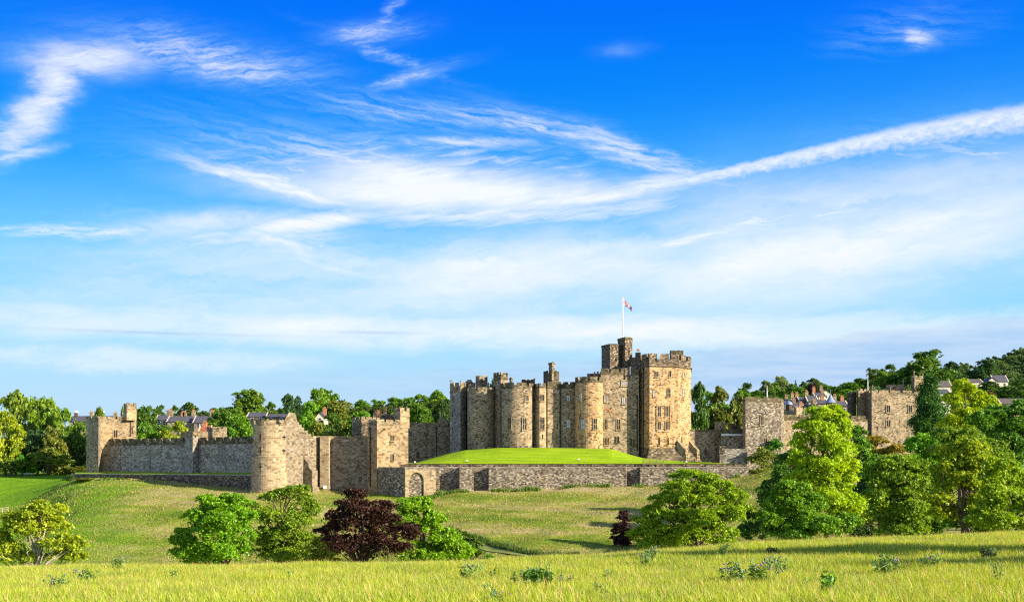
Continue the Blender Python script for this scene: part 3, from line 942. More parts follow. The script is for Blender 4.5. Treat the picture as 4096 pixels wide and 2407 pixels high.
# small turret behind the wall
t = thing('watch_turret', 'small square turret showing over the left curtain wall, behind its merlons', 'turret', (X(860, 312), 312, 0))
wt2 = Block(t, 'turret_body', [pt(827, 313), pt(850, 310.5), pt(893, 312), (X(893, 312), 316), (X(827, 313) + .3, 317)], -3, G(1714, 311), 'buff')
wt2.battlement(0.5, 2.4, 0.6, zbase=G(1723, 311), mat='mossbuff')
wt2.window(871, 1714, 7, 10, 'rect', 'void')

# retaining wall below it
r0, r1 = pt(285, 309), pt(1036, 278.5)
plan, nrm_ = wall_plan([r0, r1], 0.9)
t = thing('retaining_wall', 'low dark retaining wall below the left curtain wall with a small arched door', 'wall', (*along(r0, r1, .5), -6))
rw = Block(t, 'wall_face', plan, -9.5, -3.15, 'dark')
mb = MB(); cp = [(p[0] - nrm_[0] * .12, p[1] - nrm_[1] * .12) for p in (r0, r1)] + [(p[0] + nrm_[0] * .95, p[1] + nrm_[1] * .95) for p in (r1, r0)]
mb.prism(cp, -3.15, -2.93, bottom=True); mb.build('coping', M['coping'], rw.o)
rw.window(886, 1950, 12, 30, 'single', 'void', 'dark', False, 'doorway')

# round tower
t = thing('round_tower', 'large pale round tower at the bend of the wall with cross shaped arrow loops', 'tower', (X(1078, 268), 271, -7))
rt = ring(1078, 267, 66, 44)
rtb = Block(t, 'tower_body', rt, G(1828, 268), G(1697, 268), 'pale')
mb = MB(); g0, g1 = grow(rtb.poly, .30), grow(rtb.poly, .12)
mb.prism(grow(rtb.poly, .33), -8.6, G(1832, 268), top=g0, cap=False)
mb.prism(g0, G(1832, 268), G(1826, 268), top=grow(rtb.poly, .42), cap=False); mb.prism(grow(rtb.poly, .42), G(1826, 268), G(1824, 268), top=rtb.poly, cap=False)
mb.prism(grow(rtb.poly, .6), -9, G(1958, 268), cap=True)
lower = mb.build('tower_base', M['pale'], rtb.o)
rtb.battlement(1.05, 2.5, 0.75, zbase=G(1700, 268), mat='mossbuff')
for py in (1746, 1799): rtb.window(1043, py, 12, 27, 'pairrect')
rtb.window(1116, 1694, 14, 20, 'cross'); rtb.window(1136, 1749, 14, 20, 'cross'); rtb.window(1135, 1803, 14, 20, 'cross')
rtb.window(1137, 1873, 14, 34, 'cross')
sv = rtb.poly; rtb.poly = grow(sv, .33)
rtb.window(1041, 1870, 15, 46, 'cross')
rtb.poly = sv
mb = MB(); x, y, nx, ny = hit(rtb.poly, 1119); z = G(1719, y)
mb.tube([(x, y, z), (x + nx * 1.1 - .3, y + ny * 1.1, z - .35)], [.16, .1], 6); mb.build('gargoyle', M['dark'], rtb.o)

# stepped wall to its right, with buttresses
s0, sm, s1 = pt(1134, 270.5), pt(1284, 284), pt(1492, 283.5)
def leg(p0, p1, pa, pb, px):
    """point of the line p0-p1 seen at column px"""
    t = (px - CX) / F; d = (p1[0] - p0[0], p1[1] - p0[1])
    k = (t * p0[1] - p0[0]) / (d[0] - t * d[1]); return along(p0, p1, k)
S1 = lambda px: leg(s0, sm, 0, 0, px)
S2 = lambda px: leg(sm, s1, 0, 0, px)
def nrm_of(a, b): L = math.dist(a, b); return (-(b[1] - a[1]) / L, (b[0] - a[0]) / L)
n1, n2 = nrm_of(s0, sm), nrm_of(sm, s1)
t = thing('stepped_wall', 'sunlit buff curtain wall with stepped top between the round tower and the square tower', 'castle wall', (sm[0], sm[1], -7))
sw = Block(t, 'wall_face', [s0, sm, s1, (s1[0], s1[1] + 2.2), (sm[0] - .6, sm[1] + 2.2), (s0[0] - 1.8, s0[1] + 2.6)], -9, G(1752, 283.5), 'sand')
mb = MB(); fr = [(p[0] - n2[0] * .05, p[1] - n2[1] * .05) for p in (sm, s1)]
mb.quad([(*fr[0], G(1766, 283.5)), (*fr[1], G(1766, 283.5)), (*fr[1], G(1752, 283.5)), (*fr[0], G(1752, 283.5))])
for f_, pa, pb in ((S1, 1252, 1280), (S2, 1290, 1307), (S2, 1319, 1380), (S2, 1391, 1490)):
    a, b = f_(pa), f_(pb)
    pl_, _ = wall_plan([a, b], .6); mb.prism(pl_, G(1752, 283.5), G(1743, 283.5))
mb.build('battlement', M['mossbuff'], sw.o)
steps = MB()
for pa, pb, py in ((1138, 1196, 1684), (1196, 1206, 1698), (1206, 1216, 1709), (1216, 1230, 1721), (1230, 1243, 1733), (1243, 1252, 1745)):
    a, b = S1(pa), S1(pb)
    pl_, _ = wall_plan([a, b], 1.6); steps.prism(pl_, G(1752, 283.5), G(py, (a[1] + b[1]) / 2))
steps.build('stepped_gable', M['sand'], sw.o)
mb = MB(); a, b = pt(1140, 275), pt(1180, 278.5); c, d = (b[0] - .3, 283), (a[0] - .6, 283)
mb.prism([a, b, c, d], G(1690, 278), G(1678, 278))
mb.prism([a, b, c, d], G(1678, 278), G(1650, 278), top=[(*along(a, b, .4),), (*along(a, b, .75),), (along(a, b, .75)[0], 281), (along(a, b, .4)[0], 281)])
mb.build('cap_house_roof', M['mossbuff'], sw.o)
mb = MB(); q = [(p[0] - n2[0] * .06, p[1] - n2[1] * .06) for p in (sm, s1)]
mb.quad([(*q[0], G(1837, 283.5)), (*q[1], G(1837, 283.5)), (*q[1], G(1834, 283.5)), (*q[0], G(1834, 283.5))]); mb.build('string_course', M['mossbuff'], sw.o)


def buttress(a, b, n, pytop, dep, mat, low=None):
    mb = MB(); o_ = lambda p, d: (p[0] - n[0] * d, p[1] - n[1] * d)
    zt = G(pytop, a[1])
    if low:
        zl = G(low, a[1])
        mb.prism(ccw([o_(a, dep), o_(b, dep), b, a]), -9, zl, cap=False)
        mb.prism(ccw([o_(a, dep), o_(b, dep), b, a]), zl, zl + .8, top=ccw([o_(a, dep * .6), o_(b, dep * .6), b, a]), cap=False)
        mb.prism(ccw([o_(a, dep * .6), o_(b, dep * .6), b, a]), zl + .8, zt, cap=False)
        mb.prism(ccw([o_(a, dep * .6), o_(b, dep * .6), b, a]), zt, zt + 1.3, top=ccw([o_(a, .05), o_(b, .05), b, a]))
    else:
        mb.prism(ccw([o_(a, dep), o_(b, dep), b, a]), -9, zt)
    mb.prism(ccw([o_(along(a, b, -.06), dep + .3), o_(along(a, b, 1.06), dep + .3), along(a, b, 1.06), along(a, b, -.06)]), -9, G(1946, a[1]))
    return mb.build('buttress', M[mat], sw.o)


buttress(S1(1214), S1(1236), n1, 1852, 2.6, 'sand', 1882)
buttress(S2(1287), S2(1322), n2, 1744, 2.2, 'pale')

# tower behind, between wall and square tower
t = thing('rear_tower', 'dark weathered tower standing behind the stepped wall, left of the square tower', 'tower', (X(1450, 315), 315, -2))
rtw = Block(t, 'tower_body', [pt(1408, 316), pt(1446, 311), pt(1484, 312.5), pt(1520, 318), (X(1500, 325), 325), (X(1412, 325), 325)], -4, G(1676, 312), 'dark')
rtw.battlement(0.62, 1.9, 0.55, zbase=G(1690, 312), mat='mossbuff')
# roofline with chimneys behind the square tower
t = thing('service_range', 'dark battlemented range with chimney pots showing over the square tower', 'building', (X(1535, 325), 325, 0))
sr = Block(t, 'wall_face', [pt(1492, 325), pt(1590, 325), pt(1590, 332), pt(1492, 332)], -4, G(1654, 325), 'dark')
for p0, pt_, w_ in ((1539, 1631, 13), (1580, 1632, 12), (1503, 1640, 10)):
    mb = MB(); k = w_ / F * 325 / 2; mb.box((X(p0, 325), 326, (G(1654, 325) + G(pt_, 325)) / 2), (k, 0, 0), (0, .6, 0), (0, 0, (G(pt_, 325) - G(1654, 325)) / 2), skip=('-z',)); mb.box((X(p0, 325), 326, G(pt_, 325) + .12), (k * 1.2, 0, 0), (0, .75, 0), (0, 0, .12))
    mb.build('chimney', M['mossy'], sr.o)
for p0 in (1510, 1518, 1523):
    mb = MB(); mb.lathe(X(p0, 325), 326, [(.22, G(1655, 325)), (.2, G(1640, 325)), (.26, G(1639, 325)), (.0, G(1637, 325))], 7); mb.build('chimney_pot', M['pot'], sr.o)

# square tower in front (rotated towards the sun)
pa, pb = pt(1508, 278), pt(1633, 282.5)
L = math.dist(pa, pb); tx, ty = (pb[0] - pa[0]) / L, (pb[1] - pa[1]) / L
pc, pd = (pb[0] - ty * 7, pb[1] + tx * 7), (pa[0] - ty * 5.6, pa[1] + tx * 5.6)
t = thing('square_tower', 'sunlit square tower with paired lancet windows and a corner turret left of the green mound', 'tower', (*along(pa, pc, .5), -1))
sq = Block(t, 'tower_body', [pa, pb, pc, pd], -8.5, G(1688, 280), 'honey')
sq.battlement(0.66, 1.9, 0.6, zbase=G(1702, 280), mat='mossbuff')
sq.window(1570, 1750, 16, 24, 'pair'); sq.window(1570, 1827, 13, 27, 'pair'); sq.window(1616, 1754, 3, 13, 'slit')
sq.pipe(1483, 1716, 1945, .12)
mb = MB(); x, y, nx, ny = hit(sq.poly, 1538); z = G(1714, y); mb.tube([(x, y, z), (x + nx * 1.3 - .4, y + ny * 1.3, z - .45)], [.17, .1], 6); mb.build('gargoyle', M['dark'], sq.o)
q0, q1 = along(pa, pb, .735), along(pa, pb, 1.03)
o_ = lambda p, d: (p[0] + ty * d, p[1] - tx * d)
tq = Block(t, 'corner_turret', [o_(q0, .15), o_(q1, .15), o_(q1, -3.4), o_(q0, -3.4)], G(1712, 282), G(1644, 282), 'honey')
tq.battlement(0.85, 1.25, 0.55, course=(G(1664, 282), .2, .3), mat='mossbuff')
for p0, zt in ((1577, 1617), (1629, 1620)):
    pass

# rear range closing the court between square tower and keep
t = thing('court_range', 'weathered stone range with a round-headed door between the square tower and the keep', 'building', (X(1715, 322), 322, 0))
cr = Block(t, 'wall_face', [pt(1625, 320.5), pt(1703, 322), (X(1703, 322), 322.6), pt(1810, 324.6), pt(1810, 330), pt(1625, 330)], -3.5, G(1696, 322), 'buff')
cr.battlement(0.5, 2.9, 0.6, zbase=G(1706, 322), mat='mossbuff')
cr.window(1641, 1733, 18, 25, 'triple'); cr.window(1697, 1735, 5, 17, 'single'); cr.window(1671, 1818, 11, 25, 'single', 'door', 'dark', False, 'doorway')
cr.pipe(1745, 1712, 1822, .12)
mb = MB(); x, y = pt(1768, 323)
for hw, z0, z1 in ((1.6, 1700, 1689), (1.1, 1689, 1678), (.75, 1678, 1668)): mb.box((x, y + 1.5, (G(z0, y) + G(z1, y)) / 2), (hw, 0, 0), (0, .9, 0), (0, 0, (G(z1, y) - G(z0, y)) / 2), skip=('-z',))
mb.lathe(x, y + 1.5, [(.35, G(1668, y)), (.22, G(1662, y)), (.12, G(1657, y)), (0, G(1655, y))], 8); mb.build('pinnacle', M['buff'], cr.o)

# bastion wall in front
t = thing('bastion_wall', 'long rubble bastion wall with pilasters and a blind pointed arch below the lawn', 'castle wall', (X(2000, 274), 274, -5))
fr = [pt(1512, 277.5), pt(1552, 272.5), pt(1619, 268.2), pt(1697, 269.6), pt(1741, 270.6), pt(1742, 274.2), pt(1838, 274.6), pt(1838, 272.2), pt(1886, 272.6), pt(1887, 274.6), pt(1955, 275.1), pt(1955, 273.1),
      pt(2070, 273.8), pt(2071, 274.1), pt(2506, 276.6), pt(2507, 278.0), pt(2559, 278.2), pt(2560, 276.6), pt(2690, 277.2), pt(2691, 277.5), pt(2994, 279)]
poly = fr + [pt(2994, 280.6), pt(1700, 278.5), pt(1600, 284)]
bw = Block(t, 'wall_face', poly, -10, G(1871, 273), 'rubble')
mb = MB()
up_ = [(p[0], p[1] - .1) for p in fr]
for a, b in zip(up_, up_[1:]):
    L = math.dist(a, b); d = ((b[0] - a[0]) / L, (b[1] - a[1]) / L)
    if L > .3:
        mb.prism(ccw([a, b, (b[0] - d[1] * .9, b[1] + d[0] * .9), (a[0] - d[1] * .9, a[1] + d[0] * .9)]), G(1871, 273) + .004, G(1867, 273))
mb.build('coping', M['coping'], bw.o)
# sunlit arch bay: dressed stone plates and a recessed pointed arch
ba, bb = pt(1619, 268.1), pt(1741, 270.5)
L = math.dist(ba, bb); tx, ty = (bb[0] - ba[0]) / L, (bb[1] - ba[1]) / L
mb = MB(); Pb = lambda u, z, d: (ba[0] + tx * u + ty * d, ba[1] + ty * u - tx * d, z)
def slab(u0, u1, z0, z1, d0=.0, d1=.45):
    c = Pb((u0 + u1) / 2, (z0 + z1) / 2, (d0 + d1) / 2); mb.box(c, (tx * (u1 - u0) / 2, ty * (u1 - u0) / 2, 0), (-ty * (d1 - d0) / 2, tx * (d1 - d0) / 2, 0), (0, 0, (z1 - z0) / 2))
zt, zb = G(1876, 269), -9.5
slab(0, 1.0, zb, zt - .55); slab(4.55, L, zb, zt - .55); slab(0, L, zt - .55, zt)
ap = 2.77
for i in range(8):                                     # voussoirs of the pointed head
    for sgn in (1, -1):
        t0, t1_ = i / 8, (i + 1) / 8; f = lambda q: (ap + sgn * 1.77 * math.cos(q * math.pi / 2) ** .8, G(1925, 269) + 2.15 * math.sin(q * math.pi / 2))
        (ua, za), (ub, zb_) = f(t0), f(t1_)
        q = [Pb(ua, za, .45), Pb(ua, zt - .55, .45), Pb(ub, zt - .55, .45), Pb(ub, zb_, .45)]
        mb.quad(q if sgn < 0 else list(reversed(q)))
        q = [Pb(ua, za, 0), Pb(ua, za, .45), Pb(ub, zb_, .45), Pb(ub, zb_, 0)]
        mb.quad(q if sgn > 0 else list(reversed(q)))
mb.build('arch_bay', M['pale'], bw.o)
# low wall at the foot of the lawn
t = thing('lawn_edge_wall', 'low dark wall along the foot of the mown mound, just above the bastion wall', 'wall', (X(2300, 281), 281, -1))
lw0, lw1 = pt(1598, 281.2), pt(2990, 281.2)
plan, nrm_ = wall_plan([lw0, lw1], .7)
Block(t, 'wall_face', plan, -3, G(1856, 281), 'dark')

# ------------------------------------------------------------------ keep
keep = thing('castle_keep', 'great castle keep of clustered round and square towers behind the green mound', 'castle', (X(2250, 310), 310, 2))
# core so that the cluster is solid
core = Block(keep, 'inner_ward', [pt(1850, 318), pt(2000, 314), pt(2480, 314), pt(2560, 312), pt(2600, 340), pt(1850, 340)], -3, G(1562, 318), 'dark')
# far left polygonal tower
ka = Block(keep, 'polygonal_tower', [pt(1800, 314.5), pt(1842, 309.2), pt(1864, 312), pt(1880, 318), (X(1870, 325), 325), (X(1806, 322), 322)], -3, G(1543, 310), 'grey')
ka.battlement(1.0, 2.3, 0.65, course=(G(1566, 310), .18, .3), zbase=G(1564, 310), mat='mossbuff')
for py, h in ((1595, 20), (1655, 22)): ka.window(1813, py, 8, h, 'single', 'void', 'grey')
ka.window(1812, 1716, 5, 26, 'single', 'void', 'grey')
for p0, a_, b_, d in ((1801, 1517, 1531, 313.5), (1807, 1520, 1532, 313), (1841, 1519, 1531, 310)): statue(ka.o, p0, a_, b_, d)
# its neighbour, broad half-round tower with battered foot
kb = Block(keep, 'drum_tower', ring(1924, 304, 55, 36), -2.5, G(1561, 306), 'buff', plinth=(6.2, .9))
kb.battlement(0.72, 2.7, 0.8, zbase=G(1574, 306), mat='mossbuff')
kb.window(1956, 1564, 6, 12, 'cross')
statue(kb.o, 1880, 1535, 1560, 309); statue(kb.o, 1953, 1527, 1552, 309, .5)
# turrets over it
k1 = Block(keep, 'gabled_turret', [pt(1857, 314), pt(1876, 312), pt(1902, 313), pt(1902, 318), pt(1857, 318)], G(1590, 313), G(1530, 313), 'mossbuff')
mb = MB(); a, b = pt(1859, 313), pt(1892, 313)
mb.quad([(*a, G(1530, 313)), (*b, G(1530, 313)), (b[0] - .5, b[1] + .8, G(1517, 313)), (a[0] + .8, a[1] + .8, G(1517, 313))])
mb.quad([(b[0], b[1], G(1530, 313)), (b[0], b[1] + 4, G(1530, 313)), (b[0] - .5, b[1] + 3, G(1517, 313)), (b[0] - .5, b[1] + .8, G(1517, 313))])
mb.quad([(a[0], a[1] + 4, G(1530, 313)), (a[0], a[1], G(1530, 313)), (a[0] + .8, a[1] + .8, G(1517, 313)), (a[0] + .8, a[1] + 3, G(1517, 313))])
mb.build('stone_roof', M['mossbuff'], k1.o)
k2 = Block(keep, 'square_turret', [pt(1903, 313), pt(1918, 310.5), pt(1950, 312), pt(1950, 317), pt(1903, 317)], G(1590, 312), G(1511, 312), 'buff')
k2.battlement(0.6, 1.5, 0.55, zbase=G(1532, 312), mat='mossbuff')
# stair turret with down-pipes
k3 = Block(keep, 'stair_turret', [pt(1974, 308), pt(2003, 304.6), pt(2031, 307), pt(2031, 315), pt(1974, 315)], -2.5, G(1498, 306), 'buff')
k3.battlement(0.62, 1.15, 0.55, zbase=G(1520, 306), mat='mossy')
k3.pipe(1978, 1552, 1790, .14)
# large drum with lancets
kd = Block(keep, 'drum_tower', ring(2068, 297.5, 67, 44), -2.5, G(1546, 301), 'buff', plinth=(7.0, .75))
kd.battlement(0.85, 2.6, 0.75, zbase=G(1556, 301), mat='mossy')
kd.window(2106, 1590, 17, 26, 'pair'); kd.window(2040, 1692, 15, 50, 'pair'); kd.window(2097, 1694, 19, 50, 'pair')
kd.pipe(2006, 1570, 1770, .1)
mb = MB(); x, y, nx, ny = hit(kd.poly, 2132); z = G(1568, y); mb.tube([(x, y, z), (x + nx * 1.2 - .5, y + ny * 1.2, z - .5)], [.16, .1], 6); mb.build('gargoyle', M['dark'], kd.o)
mb = MB(); x, y = pt(2044, 308)
mb.lathe(x, y, [(.42, G(1560, 308)), (.42, G(1518, 308)), (.58, G(1516, 308)), (.5, G(1512, 308)), (0, G(1506, 308))], 8); mb.build('chimney', M['dark'], kd.o)
kr = Block(keep, 'roof_parapet', [pt(2086, 312), pt(2140, 312), pt(2140, 316), pt(2086, 316)], G(1580, 312), G(1524, 312), 'mossy')
kr.battlement(.5, .9, .5, mat='mossy')
statue(kr.o, 2137, 1510, 1532, 309)
# bay turret
ke = Block(keep, 'bay_turret', [pt(2135, 302.5), pt(2158, 299.2), pt(2178, 299.8), pt(2196, 303.5), pt(2196, 310), pt(2135, 310)], -2.5, G(1546, 300), 'pale')
ke.battlement(0.9, 1.7, 0.5, zbase=G(1552, 300), mat='mossy')
ke.window(2170, 1590, 16, 28, 'pair'); ke.window(2150, 1589, 6, 28, 'single'); ke.window(2190, 1590, 5, 28, 'single')
ke.window(2170, 1692, 17, 50, 'pair'); ke.window(2170, 1746, 4, 20, 'slit')
# recessed wall with drainpipe
kf = Block(keep, 'recessed_wall', [pt(2190, 301), pt(2306, 302.6), pt(2306, 312), pt(2190, 312)], -2.5, G(1538, 304), 'buff')
kf.battlement(0.62, 1.5, 0.6, zbase=G(1556, 304), mat='mossy')
kf.window(2273, 1592, 16, 26, 'pair', 'blind'); kf.window(2274, 1694, 16, 37, 'pairrect', 'blind')
kf.window(2229, 1703, 3, 26, 'slit'); kf.window(2261, 1751, 3, 18, 'slit'); kf.pipe(2241, 1540, 1790, .16)
# chimney stack turret
kc = Block(keep, 'chimney_turret', [pt(2174, 309), pt(2192, 306.5), pt(2226, 306.8), pt(2236, 310), pt(2232, 315), pt(2174, 315)], G(1600, 308), G(1494, 308), 'dark')
kc.battlement(.7, 1.1, .5, zbase=G(1520, 308), mat='mossy')
kc2 = Block(keep, 'chimney', [pt(2195, 307.4), pt(2208, 306), pt(2219, 307), pt(2219, 310), pt(2195, 310)], G(1540, 308), G(1456, 308), 'mossbuff')
mb = MB(); mb.prism(grow(kc2.poly, .25), G(1456, 308), G(1452, 308), bottom=True); mb.lathe(X(2211, 308), 308, [(.28, G(1452, 308)), (.24, G(1447, 308)), (0, G(1446, 308))], 8); mb.build('chimney_cap', M['dark'], kc2.o)
# right drum
kg = Block(keep, 'drum_tower', ring(2356, 297.6, 56, 44), -2.5, G(1523, 299), 'warm', plinth=(6.3, .75))
kg.battlement(1.1, 2.3, 0.8, zbase=G(1530, 299), mat='mossy')
kg.window(2320, 1588, 13, 30, 'pair', 'blind'); kg.window(2332, 1696, 17, 44, 'pair', 'blind'); kg.window(2380, 1694, 18, 45, 'pair')
for p0, z_ in ((2357, 1495), (2378, 1487), (2391, 1485), (2403, 1486)):
    mb = MB(); mb.lathe(X(p0, 312), 312, [(.3, G(1512, 312)), (.26, G(z_ + 3, 312)), (.34, G(z_ + 2, 312)), (.2, G(z_, 312)), (0, G(z_, 312))], 7); mb.build('chimney_pot', M['pot'], core.o)
mb = MB(); mb.box((X(2385, 312), 313, G(1508, 312)), (2.4, 0, 0), (0, 1, 0), (0, 0, 1.0)); mb.build('chimney_stack', M['dark'], core.o)
# wall between drum and great tower
kh = Block(keep, 'link_wall', [pt(2404, 302.6), pt(2556, 304.6), pt(2556, 314), pt(2404, 314)], -3, G(1489, 305), 'buff')
kh.battlement(.8, 2.1, .7, zbase=G(1500, 305), mat='mossy')
kh.window(2422, 1594, 14, 25, 'pair', 'blind'); kh.window(2424, 1696, 14, 42, 'pair'); kh.window(2497, 1532, 27, 20, 'triple', 'blind'); kh.window(2496, 1601, 17, 28, 'pair', 'blind')
kh.window(2474, 1696, 18, 43, 'pair'); kh.window(2535, 1696, 18, 43, 'pair')
kh.window(2427, 1764, 20, 30, 'triple', 'void'); 
for p0, py in ((2463, 1757), (2474, 1757), (2524, 1767), (2535, 1767)): kh.window(p0, py, 5, 25, 'rect', 'void', 'dark')
kh.pipe(2548, 1590, 1800, .13)
mb = MB(); x0, y0 = pt(2426, 302.75)                   # blocked relieving arch
for i in range(10):
    a0, a1 = math.pi * i / 10, math.pi * (i + 1) / 10
    for r_ in (2.0,):
        zc = G(1668, 305)
        q = [(x0 + r_ * math.cos(a0), y0, zc + r_ * math.sin(a0) * .95), (x0 + (r_ + .3) * math.cos(a0), y0, zc + (r_ + .3) * math.sin(a0)), (x0 + (r_ + .3) * math.cos(a1), y0, zc + (r_ + .3) * math.sin(a1)), (x0 + r_ * math.cos(a1), y0, zc + r_ * math.sin(a1) * .95)]
        mb.quad(q)
mb.build('relieving_arch', M['pot'], kh.o)
# tall turrets above
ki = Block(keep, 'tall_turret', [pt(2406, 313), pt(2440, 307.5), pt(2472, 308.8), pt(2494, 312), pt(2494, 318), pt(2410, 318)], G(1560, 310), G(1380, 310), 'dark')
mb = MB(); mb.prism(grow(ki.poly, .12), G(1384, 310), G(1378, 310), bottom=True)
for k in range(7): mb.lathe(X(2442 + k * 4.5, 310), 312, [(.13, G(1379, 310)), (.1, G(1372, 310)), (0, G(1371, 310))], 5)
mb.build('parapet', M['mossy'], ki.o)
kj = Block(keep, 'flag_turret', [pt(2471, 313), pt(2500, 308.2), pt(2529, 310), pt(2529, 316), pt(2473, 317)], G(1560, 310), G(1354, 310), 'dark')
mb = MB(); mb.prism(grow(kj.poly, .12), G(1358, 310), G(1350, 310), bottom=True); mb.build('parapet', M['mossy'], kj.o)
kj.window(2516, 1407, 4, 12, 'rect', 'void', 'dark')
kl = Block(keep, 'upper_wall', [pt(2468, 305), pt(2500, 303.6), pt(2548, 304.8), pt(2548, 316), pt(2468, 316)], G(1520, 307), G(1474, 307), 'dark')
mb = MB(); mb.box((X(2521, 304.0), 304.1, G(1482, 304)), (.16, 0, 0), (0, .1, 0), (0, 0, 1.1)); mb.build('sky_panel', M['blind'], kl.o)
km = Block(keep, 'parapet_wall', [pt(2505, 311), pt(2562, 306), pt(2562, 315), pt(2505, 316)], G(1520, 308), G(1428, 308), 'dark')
# great tower
gp_ = [pt(2545, 309), pt(2598, 301.5), pt(2713, 304.7), pt(2722, 305.9), pt(2748, 308.5), pt(2764, 310.6), pt(2764, 323), pt(2552, 323)]
kt = Block(keep, 'great_tower', gp_, -3, G(1436, 302.5), 'warm')
kt.battlement(1.45, 2.7, 0.95, th=.7, course=(G(1465, 302.5), .32, .4), zbase=G(1458, 302.5), mat='dark')
W = kt.window
W(2626, 1495, 18, 24); W(2680, 1495, 9, 26, 'single'); W(2734, 1500, 7, 24, 'single', 'blind'); W(2587, 1571, 6, 22, 'rect', 'blind'); W(2616, 1572, 8, 28, 'rect', 'blind')
W(2674, 1571, 18, 36); W(2734, 1571, 7, 32, 'single', 'blind'); W(2636, 1644, 17, 42); W(2666, 1644, 17, 42); W(2636, 1701, 17, 33, 'pairrect'); W(2667, 1701, 17, 33, 'pairrect')
W(2637, 1764, 6, 32, 'rect', 'void', 'warm'); W(2672, 1764, 6, 32, 'rect', 'void', 'warm'); W(2616, 1794, 6, 7, 'rect', 'void', 'warm'); W(2726, 1764, 4, 30, 'rect', 'void', 'warm')
kt.pipe(2561, 1424, 1815, .16); kt.pipe(2576, 1480, 1800, .1)
mb = MB()                                             # label moulding framing the tall lights
for u0, u1, v0, v1 in ((2626, 2679, 1619, 1622), (2624, 2627, 1622, 1722), (2678, 2681, 1622, 1722), (2624, 2681, 1722, 1726), (2628, 2677, 1672, 1681)):
    x, y, nx, ny = hit(kt.poly, (u0 + u1) / 2); tx, ty = -ny, nx; k = (u1 - u0) / F * y / 2 / abs(tx)
    mb.box((x + nx * .13, y + ny * .13, (G(v0, y) + G(v1, y)) / 2), (tx * k, ty * k, 0), (-nx * .12, -ny * .12, 0), (0, 0, (G(v0, y) - G(v1, y)) / 2))
mb.build('window_moulding', M['warm'], kt.o)
mb = MB()                                             # battered foot
zt_ = G(1790, 302.5); low_ = [(p[0] + d[0], p[1] + d[1]) for p, d in zip(kt.poly, [(-.9, -1.6), (-2.2, -4.2), (3.4, -4.4), (4.0, -3.6), (4.6, -3.0), (5.5, -2.0), (3, 0), (-1, 0)])] if kt.poly[0] == gp_[0] else grow(kt.poly, 4)
mb.prism(low_, -3.2, zt_, top=grow(kt.poly, .02), cap=False); mb.build('battered_base', M['plinth'], kt.o)
for p0, dd in ((2714, 1.6), (2760, 1.6)):              # raking buttresses on the sunny side
    x, y, nx, ny = hit(kt.poly, p0); mb = MB(); tx, ty = -ny, nx
    zz0, zz1 = G(1800, y), G(1762, y); q = lambda u, d: (x + tx * u + nx * d, y + ty * u + ny * d)
    mb.prism(ccw([q(-.8, 2.9), q(.8, 2.9), q(.8, 0), q(-.8, 0)]), -2.8, zz0, top=ccw([q(-.8, 2.4), q(.8, 2.4), q(.8, 0), q(-.8, 0)]), cap=False)
    mb.prism(ccw([q(-.8, 2.4), q(.8, 2.4), q(.8, 0), q(-.8, 0)]), zz0, zz1, top=ccw([q(-.8, .05), q(.8, .05), q(.8, 0), q(-.8, 0)])); mb.build('raking_buttress', M['mossbuff'], kt.o)
kq = Block(keep, 'chimney', [pt(2541, 309), pt(2563, 308), pt(2563, 312), pt(2541, 312)], G(1470, 305), G(1404, 305), 'mossy')
mb = MB()
for p0 in (2550, 2556): mb.lathe(X(p0, 306), 306, [(.25, G(1404, 306)), (.2, G(1396, 306)), (0, G(1395, 306))], 6)
mb.build('chimney_pots', M['pot'], kq.o)
mb = MB(); x, y = pt(2706, 310); mb.box((x, y, G(1420, y)), (1.7, 0, 0), (0, 1.2, 0), (0, 0, 1.2)); mb.lathe(x + .1, y, [(.4, G(1413, y)), (.35, G(1407, y)), (0, G(1406, y))], 7); mb.build('chimney', M['mossy'], kt.o)
for p0 in (2666, 2674): statue(kt.o, p0, 1412, 1428, 301)

# ------------------------------------------------------------------ castle: right wing
t = thing('garden_wall', 'battlemented wall with pale coping line and a small round-headed door right of the keep', 'castle wall', (X(2870, 311), 311, 0))
gw = Block(t, 'wall_face', [pt(2755, 310), pt(2884, 312.5), pt(2884.5, 308.5), pt(2985, 310), pt(2985, 313), pt(2755, 313)], -3, G(1725, 311), 'buff')
mb = MB(); zc = G(1739, 310.5)
mb.prism(grow(gw.poly, .25), zc - .2, zc + .25, bottom=True); mb.build('coping', M['white'], gw.o)
gw.battlement(.55, 6.5, .5, zbase=G(1736, 311), mat='mossy')
gw.window(2822, 1808, 12, 26, 'single', 'door', 'buff', False, 'doorway')
mb = MB(); mb.box((X(2883, 311), 312.2, G(1708, 311)), (1.4, 0, 0), (0, .5, 0), (0, 0, 1.4)); mb.lathe(X(2880, 311), 312, [(.25, G(1690, 311) - .6), (.3, G(1697, 311)), (0, G(1694, 311))], 6); mb.build('chimney', M['buff'], gw.o)
t = thing('far_turret', 'small battlemented turret peeping over the garden wall right of the keep', 'turret', (X(2935, 318), 318, 0))
ft = Block(t, 'turret_body', [pt(2913, 320), pt(2926, 317.5), pt(2957, 318.5), pt(2957, 322), pt(2913, 323)], -2, G(1700, 318), 'dark')
ft.battlement(.5, 1.6, .6, mat='mossy')
t = thing('spur_wall', 'dark spur wall with lower parapet joining the tall right tower to the bastion', 'castle wall', (X(2925, 286), 286, -2))
spw = Block(t, 'wall_face', [pt(2879, 286), pt(2990, 285.5), pt(2990, 308), pt(2984, 308), pt(2984, 288), pt(2879, 288)], -4, G(1794, 286), 'grey')
mb = MB(); mb.prism([pt(2877, 285.8), pt(2899, 285.7), pt(2899, 288.2), pt(2877, 288.2)], G(1812, 286), G(1790, 286), bottom=True)
